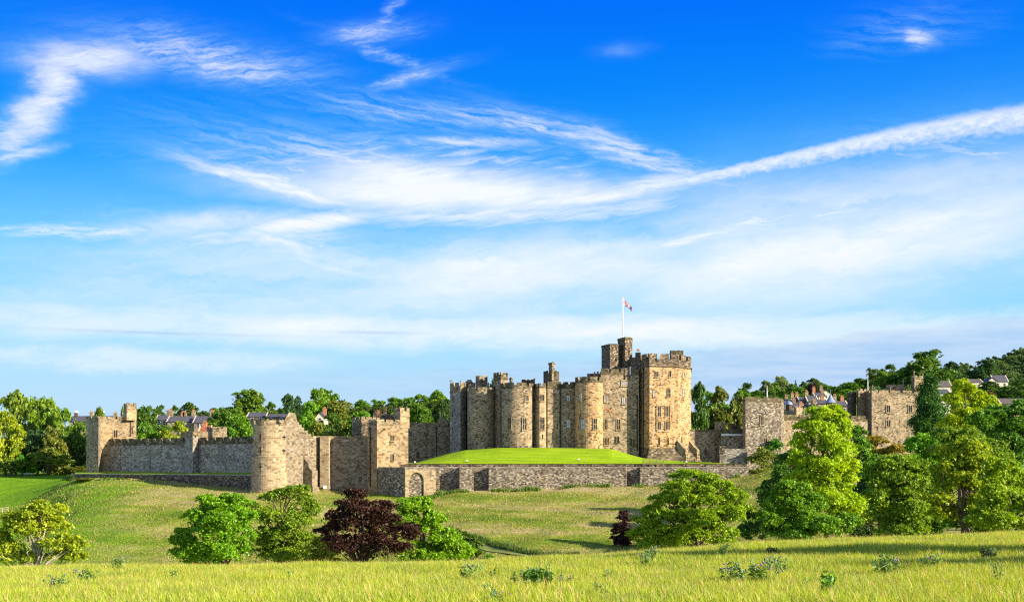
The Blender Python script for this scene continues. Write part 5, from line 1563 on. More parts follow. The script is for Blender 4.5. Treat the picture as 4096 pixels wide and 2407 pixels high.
# trees to the right of the picture whose long shadows cross the meadow
for p_, lab, sd, top_ in (((58, 41.0), 'tall tree beyond the right edge casting the farther shadow band on the meadow', 51, 19.5), ((56, 32.5), 'tall tree beyond the right edge casting the nearer shadow band on the meadow', 52, 15.5)):
    bz = gz(*p_); t = thing('shade_tree', lab, 'tree', (*p_, bz))
    lob = [(0, 0, top_ * k, 2.6 * w, 2.6 * w, top_ * .1) for k, w in ((.35, 1), (.5, 1.3), (.65, 1.2), (.8, 1), (.92, .7))]
    v, f, lv, cc = crown_arrays(lob, 24000, .34, sd)
    o = bpy.data.objects.new('crown', np_mesh('crown', v, f, M['leaf'], lv)); COL.objects.link(o); o.parent = t; o.color = (.10, .18, .014, 1)
    mb = MB(); limb_mesh(mb, (0, 0, 0), [l[:3] for l in lob], .35, np.random.RandomState(sd), top=(0, 0, top_ * .85)); tr = mb.build('trunk', M['bark'], None, True); tr.parent = t

# --- bushes on the slopes
def ground_at(px, py, lo=22, hi=340):
    """first point of the ground seen along a line of sight"""
    for D in np.arange(lo, hi, .25):
        z = gz(X(px, D), D)
        if EY - z / D * F <= py: return X(px, D), float(D), z
    return X(px, hi), hi, gz(X(px, hi), hi)


far_tree('gorse_bush', 'round green bush on the valley floor right of the clump', 'bush', 1958, 2204, 2240, 66, 205, LG, 'bush')
far_tree('bramble_bush', 'dark bush at the corner of the retaining wall and the hill', 'bush', 282, 1893, 1935, 40, 298, BG, 'bush')
far_tree('bramble_bush', 'low green bramble patch on the hillock below the corner tower', 'bush', 460, 1908, 1950, 120, 288, LG, 'bush')
far_tree('bramble_bush', 'mossy bramble hump left on the hillock below the corner tower', 'bush', 330, 1908, 1945, 90, 287, OL, 'bush')
far_tree('yew_bush', 'black-green bush at the wall foot beside the round tower', 'bush', 975, 1850, 1898, 72, 293.5, (.014, .028, .012), 'bush', rooted=False)
far_tree('ivy_patch', 'upright patch of ivy on the plain square tower', 'ivy', 3096, 1742, 1812, 56, 305.4, (.045, .15, .010), 'bush', rooted=False)
# --- trees left of the castle
L_ = 'trees in the grounds left of the castle'
for a in (
    ('elm_tree', 'lime-bright tree cut by the left edge of the picture', 20, 1640, 1898, 130, 348, YG, 'broad', 0),
    ('elm_tree', 'tall mid green tree, second from the left edge, topping the left wood', 62, 1575, 1895, 130, 372, (.12, .175, .016), 'tall', 0),
    ('elm_tree', 'tall rounded green tree in the middle of the left wood', 125, 1587, 1895, 120, 385, (.11, .17, .016), 'round', 0),
    ('elm_tree', 'tall tree with a pointed top right of the middle of the left wood', 205, 1600, 1895, 120, 368, (.11, .17, .014), 'tall', 1),
    ('oak_tree', 'green tree sloping down towards the corner tower', 262, 1632, 1895, 110, 362, (.085, .145, .014), 'broad', 1),
    ('oak_tree', 'dark tree touching the left side of the corner tower', 322, 1690, 1900, 100, 352, DK, 'round', 1),
    ('oak_tree', 'grey-green tree half hidden low in the left wood', 215, 1700, 1895, 110, 347, OL, 'broad', 0),
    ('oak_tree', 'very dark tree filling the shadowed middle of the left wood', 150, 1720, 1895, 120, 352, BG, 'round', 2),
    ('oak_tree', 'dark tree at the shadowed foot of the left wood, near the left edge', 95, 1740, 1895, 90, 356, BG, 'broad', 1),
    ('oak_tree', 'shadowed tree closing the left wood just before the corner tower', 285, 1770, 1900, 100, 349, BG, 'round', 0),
    ('cherry_tree', 'spreading umbrella-shaped tree standing on the lawn at left', 192, 1793, 1895, 158, 340, (.125, .165, .03), 'umbrella', 0),
    ('cherry_tree', 'small spreading tree with pale forked trunk on the lawn at the far left', 45, 1828, 1893, 150, 338, (.11, .165, .03), 'umbrella', 0),
    ('clipped_hedge', 'bright clipped hedge behind the picnic table', 130, 1862, 1894, 56, 345, (.075, .24, .010), 'bush', 0),
    ('clipped_hedge', 'round clipped bush between the two lawn trees', 90, 1806, 1895, 60, 347, (.06, .20, .012), 'bush', 1),
    ('rhododendron_bush', 'low mixed shrubbery at the foot of the corner tower', 290, 1858, 1896, 90, 343, OL, 'bush', 1),
    ('sapling', 'leafy tree top showing above the corner tower battlements', 398, 1633, 1760, 66, 345, (.13, .185, .014), 'round', 2),
    ('sapling', 'small green top peeping over the high corner turret', 503, 1600, 1700, 46, 340, (.13, .185, .014), 'bush', 0),
):
    far_tree(a[0], a[1], 'tree' if a[0].endswith('tree') or a[0] == 'sapling' else ('hedge' if 'hedge' in a[0] else 'bush'), a[2], a[3], a[4], a[5], a[6], a[7], a[8], a[9], L_)
B_ = 'trees behind the castle walls'
for a in (
    ('dark rounded tree close behind the corner turret', 598, 1622, 1760, 112, 380, DK, 'round', 0),
    ('mid green tree behind the left end of the curtain wall', 582, 1686, 1765, 110, 350, MG, 'broad', 0),
    ('small skyline tree, first right of the corner turret', 640, 1618, 1690, 52, 520, DK, 'round', 1),
    ('small skyline tree, second right of the corner turret', 700, 1620, 1690, 66, 530, DK, 'broad', 1),
    ('round skyline tree above the slate terrace roofs', 756, 1611, 1690, 92, 500, (.06, .10, .018), 'round', 2),
    ('skyline tree at the right end of the slate terrace', 862, 1630, 1690, 90, 510, DK, 'broad', 0),
    ('low skyline tree between the round one and the big dome', 810, 1642, 1690, 70, 520, DK, 'round', 0),
    ('pale yellow-green tree over the curtain wall below the slate roofs', 715, 1682, 1770, 128, 345, (.165, .20, .022), 'broad', 1),
    ('dark green tree over the curtain wall left of the round tower', 890, 1634, 1760, 130, 395, DK, 'broad', 0),
    ('brighter green tree nestled against the round tower', 955, 1655, 1765, 130, 350, (.095, .185, .012), 'round', 1),
    ('big domed skyline tree left of the round tower', 978, 1558, 1720, 150, 470, (.085, .145, .014), 'round', 0),
    ('dark tree just right of the big skyline dome', 1085, 1606, 1720, 80, 480, DK, 'broad', 1),
    ('hedge-like tree line behind the round tower battlements', 1090, 1660, 1740, 110, 400, OL, 'bush', 1),
    ('dark pine above the round tower', 1150, 1582, 1720, 70, 450, BG, 'tall', 0),
    ('dark pine, the second above the round tower', 1192, 1588, 1720, 60, 455, BG, 'tall', 1),
    ('great green domed tree above the stepped gable', 1285, 1557, 1720, 140, 430, (.080, .15, .012), 'round', 2),
    ('green tree below the great dome, leaning over the stepped wall', 1240, 1610, 1740, 80, 415, LG, 'tall', 0),
    ('olive tree behind the stepped gable', 1270, 1682, 1770, 120, 335, OL, 'broad', 1),
    ('olive tree close behind the stepped wall', 1370, 1678, 1770, 130, 330, (.115, .15, .026), 'broad', 0),
    ('rounded mid green tree right of the great dome', 1375, 1598, 1730, 130, 425, OL, 'round', 0),
    ('deep green tree above the rear tower', 1440, 1640, 1740, 120, 390, MG, 'round', 1),
    ('dark tree in the dip below the rounded olive one', 1330, 1650, 1740, 120, 380, DK, 'broad', 1),
    ('skyline tree above the rear tower, first of the long row', 1445, 1600, 1720, 100, 560, MG, 'round', 2),
    ('skyline tree above the service range, second of the long row', 1515, 1596, 1720, 110, 570, MG, 'broad', 0),
    ('skyline tree above the square tower, third of the long row', 1580, 1590, 1720, 110, 560, MG, 'round', 0),
    ('skyline tree right of the square tower, fourth of the long row', 1640, 1588, 1720, 100, 565, MG, 'broad', 1),
    ('skyline tree, fifth of the long row', 1690, 1576, 1720, 100, 555, (.08, .14, .014), 'round', 1),
    ('tallest skyline tree, last of the long row before the keep', 1748, 1562, 1730, 110, 540, (.085, .15, .012), 'round', 2),
    ('mid green tree over the court range', 1680, 1612, 1740, 110, 450, (.075, .145, .014), 'round', 0),
    ('green tree over the court range beside the square tower', 1600, 1628, 1740, 100, 460, MG, 'broad', 0),
    ('dark tree against the left flank of the keep', 1778, 1594, 1760, 80, 400, (.03, .058, .014), 'round', 1),
    ('small yellow-green tree above the court range pinnacle', 1775, 1668, 1740, 70, 345, (.155, .17, .02), 'round', 2),
    ('tree top showing between the keep turrets', 1970, 1514, 1640, 44, 345, (.085, .15, .012), 'round', 0),
    ('dark heavy tree against the right flank of the keep', 2795, 1543, 1740, 84, 345, (.040, .085, .014), 'tall', 0),
    ('olive-brown tree with pale limbs right of the keep', 2880, 1544, 1740, 130, 350, (.10, .115, .022), 'broad', 1),
    ('deep green tree filling the gap behind the olive-brown tree with pale limbs', 2845, 1562, 1740, 120, 385, MG, 'broad', 0),
    ('leafy tree close behind the plain square tower, on its left', 2975, 1560, 1740, 110, 395, MG, 'round', 1),
    ('olive tree left of the plain square tower', 2950, 1580, 1740, 90, 352, (.095, .12, .022), 'round', 0),
    ('small ivy-green bush above the garden wall', 2900, 1688, 1760, 90, 335, LG, 'bush', 0),
):
    far_tree('tree', a[0], 'tree', *a[1:], group=B_)
for i, (px, top, w, D, c, k) in enumerate((
    (2985, 1530, 84, 640, DK, 'broad'), (3030, 1560, 70, 560, MG, 'round'), (3064, 1522, 64, 650, (.10, .145, .05), 'round'), (3100, 1526, 60, 660, MG, 'round'), (3132, 1504, 66, 680, (.11, .15, .055), 'round'), (3085, 1555, 70, 560, DK, 'broad'),
    (3160, 1535, 60, 640, MG, 'round'), (3182, 1514, 34, 690, BG, 'conifer'), (3215, 1525, 60, 650, DK, 'broad'), (3256, 1512, 74, 680, (.065, .095, .016), 'round'), (3250, 1532, 50, 640, PU, 'round'), (3200, 1548, 90, 600, MG, 'broad'), (3010, 1580, 70, 500, DK, 'bush'),
    (3310, 1540, 74, 620, MG, 'broad'), (3345, 1545, 70, 610, (.08, .135, .02), 'round'), (3395, 1530, 110, 600, MG, 'round'), (3440, 1512, 100, 640, DK, 'broad'), (3380, 1555, 80, 560, MG, 'round'), (3150, 1570, 60, 540, LG, 'bush'), (3290, 1530, 60, 650, DK, 'round'))):
    far_tree('tree', ('dark', 'leafy', 'rounded', 'pale', 'bushy')[i % 5] + ' tree on the town hill, %s in the row right of the plain square tower' % ('first second third fourth fifth sixth seventh eighth ninth tenth eleventh twelfth thirteenth fourteenth fifteenth sixteenth seventeenth eighteenth nineteenth twentieth'.split()[i]),
             'tree', px, top, 1660, w, D, c, k, None, 'trees on the town hill')
for a in (
    ('spreading dark-topped tree on the ridge above the gatehouse flagpole', 3492, 1470, 1640, 90, 700, (.055, .10, .02), 'broad', 0),
    ('flat-topped tree on the ridge above the gatehouse', 3558, 1456, 1640, 90, 760, DK, 'broad', 1),
    ('huge green tree crowning the ridge behind the gatehouse', 3705, 1396, 1640, 200, 640, (.058, .115, .016), 'broad', 0),
    ('dark tree at the right shoulder of the huge ridge tree', 3810, 1445, 1640, 80, 680, (.030, .062, .022), 'round', 1),
    ('rounded blue-green tree on the ridge above the pale houses', 3932, 1437, 1620, 90, 690, (.038, .085, .028), 'round', 0),
    ('light tree at the left of the ridge above the gatehouse', 3528, 1485, 1640, 80, 660, (.10, .16, .016), 'round', 2),
    ('dark green tree in front of the far ridge houses', 3960, 1525, 1640, 110, 520, (.045, .09, .02), 'round', 1),
    ('bushy tree right of the ridge houses, near the right edge', 4035, 1545, 1640, 110, 500, (.055, .105, .022), 'round', 0),
    ('tall tree at the right edge of the picture below the ridge', 4085, 1520, 1650, 90, 480, (.060, .11, .02), 'tall', 0),
    ('brownish hedge tree beside the brilliant yellow-green one', 3955, 1560, 1660, 110, 420, (.12, .12, .03), 'broad', 1),
):
    far_tree('tree', a[0], 'tree', *a[1:], group='trees on the ridge behind the gatehouse')

# far wood on the ridge reads as one mass
wv_, wf_, wl_ = [], [], []; nb = 0
wr = np.random.RandomState(77)
base_v = []
for s in (61, 62, 63):
    v, f, lv, _ = crown_arrays(rlobes(s, 'round'), 1300, .062, s, subn=2); base_v.append((v, lv))
ridge = np.array([[3380, 1545], [3460, 1505], [3560, 1478], [3660, 1462], [3800, 1450], [3880, 1445], [3960, 1425], [4020, 1404], [4070, 1380], [4130, 1372], [4400, 1350]], float)
for i in range(430):
    px = wr.uniform(3370, 4380); tl = np.interp(px, ridge[:, 0], ridge[:, 1]); fr = wr.rand()
    top = tl + fr * (1560 - tl) * .9 + wr.uniform(-4, 6); D = 900 - 330 * fr
    h = wr.uniform(13, 20); w = wr.uniform(12, 18); v, lv = base_v[i % 3]
    a = wr.uniform(0, 6.28); ca, sa = math.cos(a), math.sin(a)
    q = np.stack([(v[:, 0] * ca - v[:, 1] * sa) * w + X(px, D), (v[:, 0] * sa + v[:, 1] * ca) * w + D, v[:, 2] * h + Z(top, D) - h * .97], 1)
    wv_.append(q); wl_.append(np.clip(lv + wr.normal(0, .2), 0, 1))
# belt of wood behind the left half of the castle
nb0 = len(wv_)
belt = np.array([[520, 1668], [700, 1650], [900, 1648], [1050, 1632], [1200, 1615], [1400, 1622], [1600, 1605], [1830, 1590]], float)
bv_, bl_ = [], []
for i in range(150):
    px = wr.uniform(520, 1830); D = wr.uniform(470, 530); top = np.interp(px, belt[:, 0], belt[:, 1]) + wr.uniform(-2, 26)
    h = wr.uniform(12, 16); w = wr.uniform(10, 15); v, lv = base_v[i % 3]; a = wr.uniform(0, 6.28); ca, sa = math.cos(a), math.sin(a)
    bv_.append(np.stack([(v[:, 0] * ca - v[:, 1] * sa) * w + X(px, D), (v[:, 0] * sa + v[:, 1] * ca) * w + D, v[:, 2] * h + Z(top, D) - h * .97], 1)); bl_.append(np.clip(lv + wr.normal(0, .2), 0, 1))
bv_ = np.concatenate(bv_)
o = bpy.data.objects.new('woodland', np_mesh('woodland', bv_, np.arange(len(bv_)).reshape(-1, 4), M['leaf'], np.concatenate(bl_))); COL.objects.link(o); o.color = (.075, .135, .022, 1)
tag(o, 'belt of green wood far behind the left half of the castle', 'wood', None, 'stuff')
wv_ = np.concatenate(wv_); wf_ = np.arange(len(wv_)).reshape(-1, 4)
o = bpy.data.objects.new('woodland', np_mesh('woodland', wv_, wf_, M['leaf'], np.concatenate(wl_))); COL.objects.link(o); o.color = (.11, .20, .06, 1)
tag(o, 'dark wood covering the far ridge at the right', 'wood', None, 'stuff')

# ------------------------------------------------------------------ houses of the town
def house(label, px0, px1, ridge, eave, base, D, roof='slate', wall='housewall', chim=(), deep=8.0, gable=False, name='terraced_house', wins=2):
    """gabled house; ridge along the street, or gable end to the viewer"""
    x0, x1 = X(px0, D), X(px1, D); zr, ze, zb = Z(ridge, D), Z(eave, D), Z(base, D) - 4
    t = thing(name, label, 'house', ((x0 + x1) / 2, D, zb), 'houses of the town')
    mb = MB(); y0, y1 = D, D + deep; mb.prism([(x0, y0), (x1, y0), (x1, y1), (x0, y1)], zb, ze, cap=False)
    rf = MB(); e = .3
    if gable:
        xm = (x0 + x1) / 2
        for y in (y0, y1): mb.quad([(x0, y, ze), (x1, y, ze), (xm, y, zr)] if y == y0 else [(x1, y, ze), (x0, y, ze), (xm, y, zr)])
        for a, b in ((x0 - e, xm), (x1 + e, xm)):
            q = [(a, y0 - e, ze - .15), (b, y0 - e, zr + .1), (b, y1 + e, zr + .1), (a, y1 + e, ze - .15)]
            L = math.dist((a, ze), (b, zr)); rf.quad(q, [(0, 0), (0, L), (deep, L), (deep, 0)]); rf.quad([(p[0], p[1], p[2] + .18) for p in reversed(q)], [(0, 0), (0, L), (deep, L), (deep, 0)])
    else:
        ym = (y0 + y1) / 2
        for x in (x0, x1): mb.quad([(x, y1, ze), (x, y0, ze), (x, ym, zr)] if x == x0 else [(x, y0, ze), (x, y1, ze), (x, ym, zr)])
        for a in (y0 - e, y1 + e):
            q = [(x0 - e, a, ze - .1), (x1 + e, a, ze - .1), (x1 + e, ym, zr + .1), (x0 - e, ym, zr + .1)]
            L = math.dist((a, ze), (ym, zr)); rf.quad(q, [(0, 0), (x1 - x0, 0), (x1 - x0, L), (0, L)]); rf.quad([(p[0], p[1], p[2] + .18) for p in reversed(q)], [(0, 0), (x1 - x0, 0), (x1 - x0, L), (0, L)])
        cp = MB()
        for x in (x0 - e, x1 + e):                      # raised gable copings
            for s_, a in ((1, y0 - e), (-1, y1 + e)):
                q = [(x - .2, a, ze + .02), (x + .2, a, ze + .02), (x + .2, ym, zr + .3), (x - .2, ym, zr + .3)]
                cp.quad([(p[0], p[1], p[2] + .1) for p in (q if s_ > 0 else reversed(q))])
        cp.build('gable_coping', M['render'], t)
    wo = mb.build('wall', M[wall], t)
    ro = rf.build('roof', M[roof], t)
    for c in chim:
        f, ht = c; cx = x0 + (x1 - x0) * f; cy = D + deep / 2; m2 = MB()
        m2.box((cx, cy, zr + ht / 2 - .5), (.65, 0, 0), (0, .5, 0), (0, 0, ht / 2 + .5)); m2.box((cx, cy, zr + ht + .1), (.75, 0, 0), (0, .6, 0), (0, 0, .1))
        co = m2.build('chimney', M['housewall' if brng.random() < .6 else 'pot'], ro)
        for k in (-.35, .0, .35):
            m3 = MB(); m3.lathe(cx + k, cy, [(.15, zr + ht + .2), (.12, zr + ht + .85), (0, zr + ht + .86)], 6); p = m3.build('chimney_pot', M['pot'], ro)
    for i in range(wins):
        f = (i + .5) / wins; hw = .5; zc = (ze * .6 + max(zb + 4, ze - 4.5) * .4) - .2; cx = x0 + (x1 - x0) * f; m2 = MB()
        m2.box((cx, D - .05, zc), (hw + .12, 0, 0), (0, .06, 0), (0, 0, .82), mi=1); m2.quad([(cx - hw, D - .13, zc - .7), (cx + hw, D - .13, zc - .7), (cx + hw, D - .13, zc + .7), (cx - hw, D - .13, zc + .7)])
        m2.box((cx, D - .14, zc), (hw, 0, 0), (0, .03, 0), (0, 0, .04), mi=1)
        m2.build('window', [M['glass'], M['white']], wo)
    return t


H = house
H('slate-roofed terrace house at the left end of the row above the curtain wall', 624, 668, 1660, 1681, 1700, 432, chim=((.85, 1.7),))
H('long slate roof in the middle of the row above the curtain wall', 670, 772, 1663, 1687, 1712, 425, chim=((.02, 1.8), (.48, 1.3), (.56, 1.3), (.9, 1.8)))
H('slate-roofed house at the right end of the row above the curtain wall', 775, 846, 1664, 1691, 1712, 422, chim=((.85, 1.9), (.95, 1.6)))
H('steep red-tiled roof behind the curtain wall, with a brick chimney', 792, 830, 1703, 1748, 1760, 345, 'tile', chim=((.35, 1.0),), wins=1)
H('long low slate roof left of the round tower top', 990, 1060, 1649, 1668, 1690, 440, chim=())
H('lower slate roof directly behind the round tower', 1062, 1145, 1655, 1669, 1690, 442, chim=())
H('pale gabled house with a red chimney deep in the trees above the stepped wall', 1262, 1298, 1648, 1668, 1690, 400, 'slate', 'render', ((.8, 1.2),), gable=True, wins=1)
H('slate-roofed block showing left of the corner tower', 275, 352, 1664, 1686, 1720, 430, chim=((.98, 1.5),))
H('slate roof just behind the corner tower battlements', 380, 460, 1664, 1684, 1720, 440, chim=((.85, 1.2), (.1, 1.4)))
RT = (
    ('dark slate house on the left of the town, beside the plain square tower', 3136, 3172, 1597, 1615, 1640, 470, 'slate', 'housewall', ((.5, 1.6),), False),
    ('small gabled house left of the grey-roofed pair in the town', 3172, 3202, 1590, 1606, 1640, 480, 'slate', 'housewall', ((.2, 1.8), (.8, 1.8)), True),
    ('grey-roofed house, left one of the pair in the town', 3202, 3236, 1587, 1608, 1640, 470, 'slate', 'housewall', ((.95, 1.4),), False),
    ('grey-roofed house, right one of the pair in the town', 3234, 3272, 1583, 1606, 1640, 466, 'slate', 'housewall', ((.05, 1.8),), False),
    ('pale grey roof upper right in the town', 3262, 3303, 1570, 1583, 1600, 520, 'slate', 'render', ((.05, 2.4), (.9, 1.0)), False),
    ('white-gabled house at the top of the town', 3290, 3320, 1560, 1571, 1600, 540, 'slate', 'render', ((.1, 2.0),), True),
    ('low dark gabled house at the front of the town', 3208, 3240, 1622, 1640, 1665, 400, 'slate_brown', 'housewall', ((.2, 1.0),), True),
    ('second low gabled house at the front of the town', 3240, 3272, 1618, 1640, 1665, 404, 'slate_brown', 'housewall', ((.9, 1.6),), True),
    ('mid row house under the grey-roofed pair', 3168, 3212, 1610, 1626, 1650, 440, 'slate', 'housewall', ((.4, 1.4),), False),
    ('dark-roofed house right of the domed cupola in the town', 3270, 3312, 1598, 1614, 1650, 450, 'slate', 'housewall', ((.7, 1.4),), False),
    ('dark house beside the gatehouse turret', 3340, 3390, 1602, 1624, 1660, 430, 'slate', 'housewall', ((.2, 2.0), (.8, 1.6)), False),
    ('cream gabled house right of the conifer', 3742, 3806, 1522, 1546, 1580, 520, 'slate_brown', 'render', (), False),
    ('grey-roofed cream house below the cream gabled one', 3748, 3800, 1556, 1573, 1600, 470, 'slate', 'render', (), False),
    ('lowest cream house right of the conifer', 3758, 3802, 1582, 1600, 1640, 440, 'slate', 'render', (), False),
    ('brown-roofed house behind the brilliant yellow-green tree', 3874, 3930, 1515, 1529, 1560, 560, 'slate_brown', 'render', (), False),
    ('pale gabled house with blue-grey roof on the far ridge, left gable', 3950, 3990, 1510, 1526, 1550, 600, 'slate', 'render', (), True),
    ('larger pale house with blue-grey roof on the far ridge', 3978, 4032, 1500, 1527, 1550, 606, 'slate', 'render', (), False),
    ('long brown slate roof at the right edge', 4008, 4130, 1593, 1616, 1640, 400, 'slate_brown', 'housewall', (), False),
    ('small house low in the trees right of the keep', 2812, 2850, 1655, 1672, 1700, 420, 'slate', 'render', ((.7, 1.2),), False),
    ('small house with bluish roof between the trees right of the keep', 2905, 2965, 1662, 1682, 1700, 425, 'slate', 'housewall', ((.3, 1.2),), False),
)
for r in RT: H(r[0], *r[1:9], chim=r[9], gable=r[10], wins=2 if r[2] - r[1] > 34 else 1)


def cupola(label, px, D, py_top, py_eave, py_base, wpx, kind, mat='lead'):
    x, y = pt(px, D); r = wpx / 2 / F * D; t = thing('cupola', label, 'cupola', (x, D, Z(py_base, D)))
    mb = MB(); mb.lathe(x, y, [(r * .8, Z(py_base, D)), (r * .8, Z(py_eave, D)), (r * 1.0, Z(py_eave, D))], 8); mb.build('drum', M['door' if kind == 'dome' else 'housewall'], t)
    mb = MB(); zt, ze = Z(py_top, D), Z(py_eave, D); h = zt - ze
    prof = [(r * 1.05, ze)] + ([(r * math.cos(k), ze + h * .85 * math.sin(k)) for k in (.25, .6, .95, 1.3)] + [(.06, ze + h * .9), (.05, zt), (0, zt)] if kind == 'dome' else [(r * .72, ze + h * .2), (r * .4, ze + h * .5), (r * .15, ze + h * .8), (.08, ze + h * .85), (.06, zt + 1.2), (0, zt + 1.2)])
    mb.lathe(x, y, prof, 12); mb.build('cupola_roof', M[mat], t)
    return t


cupola('white-domed roof cupola left of the corner tower', 305, 430, 1640, 1650, 1668, 19, 'dome', 'white')
cupola('white-domed roof cupola behind the corner tower', 411, 440, 1640, 1648, 1668, 14, 'dome', 'white')
cupola('blue-grey pointed lead roof of a church spire in the town', 3322, 420, 1569, 1610, 1650, 44, 'spire')
cupola('small bluish dome in the town beside the plain square tower', 3155, 400, 1600, 1618, 1640, 30, 'dome')

# ------------------------------------------------------------------ small things
def bars(name, label, cat, px0, px1, D0, D1, z, posts, rails, h, r, mat, group=None):
    """post and rail fence or railing; z gives the ground height"""
    t = thing(name, label, cat, (X((px0 + px1) / 2, (D0 + D1) / 2), (D0 + D1) / 2, z((px0 + px1) / 2, (D0 + D1) / 2)), group)
    P = []
    for i in range(posts):
        k = i / (posts - 1); p = px0 + (px1 - px0) * k; D = D0 + (D1 - D0) * k; P.append(Vector((X(p, D), D, z(p, D))))
    for p in P:
        mb = MB(); mb.box(p + Vector((0, 0, h / 2 - .1)), (r, 0, 0), (0, r, 0), (0, 0, h / 2 + .1)); mb.build('post', M[mat], t)
    for j in range(rails):
        hh = h * (.95 if rails == 1 else .3 + .62 * j / (rails - 1)); mb = MB()
        mb.tube([p + Vector((0, -r * 1.2, hh)) for p in P], [r * .7] * len(P), 5); mb.build('rail', M[mat], t)
    return t


bars('wooden_fence', 'grey wooden post and rail fence on the foot of the lawn before the keep', 'fence', 2572, 2655, 280.4, 280.4, lambda p, D: -.95, 4, 5, 1.9, .07, 'wood')
bars('metal_railing', 'dark railing on the lawn at the foot of the great tower', 'railing', 2738, 2778, 290.5, 290.5, lambda p, D: mound(p, D) - .02, 4, 3, 1.1, .05, 'pipe')
bars('metal_railing', 'low dark railing ending in a slope beside the great tower', 'railing', 2712, 2734, 289.5, 290.3, lambda p, D: mound(p, D) - .25, 3, 2, .7, .05, 'pipe')
bars('metal_railing', 'thin iron railing along the lawn before the garden wall', 'railing', 2780, 2878, 293, 292, lambda p, D: mound(p, D), 14, 2, 1.0, .022, 'pipe')
bars('wooden_fence', 'pale wooden rail fence in the meadow at the left edge', 'fence', -60, 32, 279, 281, lambda p, D: gz(X(p, D), D) + .1, 5, 3, 1.3, .06, 'palewood')
# picnic table
t = thing('picnic_table', 'pale wooden picnic table on the lawn at left', 'table', (X(116, 337), 337, gz(X(116, 337), 337)))
x, y, z = t.location
mb = MB(); mb.box((x, y, z + .78), (1.5, 0, 0), (0, .45, 0), (0, 0, .04)); mb.build('table_top', M['white'], t)
for s in (-1, 1):
    mb = MB(); mb.box((x, y + s * .85, z + .45), (1.5, 0, 0), (0, .15, 0), (0, 0, .035)); mb.build('bench', M['palewood'], t)
    mb = MB()
    for q in (-1, 1): mb.tube([(x + s * 1.0, y + q * .8, z - .05), (x + s * 1.0, y + q * .25, z + .74)], [.06, .06], 4)
    mb.box((x + s * 1.0, y, z + .4), (.04, 0, 0), (0, .95, 0), (0, 0, .05)); mb.build('leg', M['palewood'], t)
# notice board
bx_, by_, bz_ = X(1300, 281), 281, gz(X(1300, 281), 281)
t = thing('notice_board', 'small white notice board on the grass below the stepped wall', 'sign', (bx_, by_, bz_))
mb = MB(); mb.box((bx_, by_, bz_ + .75), (.45, 0, 0), (0, .03, 0), (0, 0, .4)); mb.build('board', M['white'], t)
for s in (-1, 1):
    mb = MB(); mb.box((bx_ + s * .42, by_ + .05, bz_ + .5), (.03, 0, 0), (0, .02, 0), (0, 0, .6)); mb.build('post', M['wood'], t)
# floodlights on the lawn edge
for lab, p0, D in (('white floodlight box on the left tip of the mown lawn', 1660, 283.5), ('white floodlight box on the lawn below the drum towers', 1869, 283.5), ('white floodlight box on the lawn before the right drum tower', 2316, 284.5), ('white floodlight box on the lawn below the great tower', 2746, 285.5)):
    x, y, z = X(p0, D), D, mound(p0, D); t = thing('floodlight', lab, 'floodlight', (x, y, z), 'floodlights along the lawn edge')
    mb = MB(); mb.box((x, y, z + .35), (.2, 0, 0), (0, .12, .09), (0, -.09, .16)); mb.build('housing', M['white'], t)
    mb = MB(); mb.box((x, y + .05, z + .08), (.22, 0, 0), (0, .12, 0), (0, 0, .1)); mb.build('bracket', M['pipe'], t)

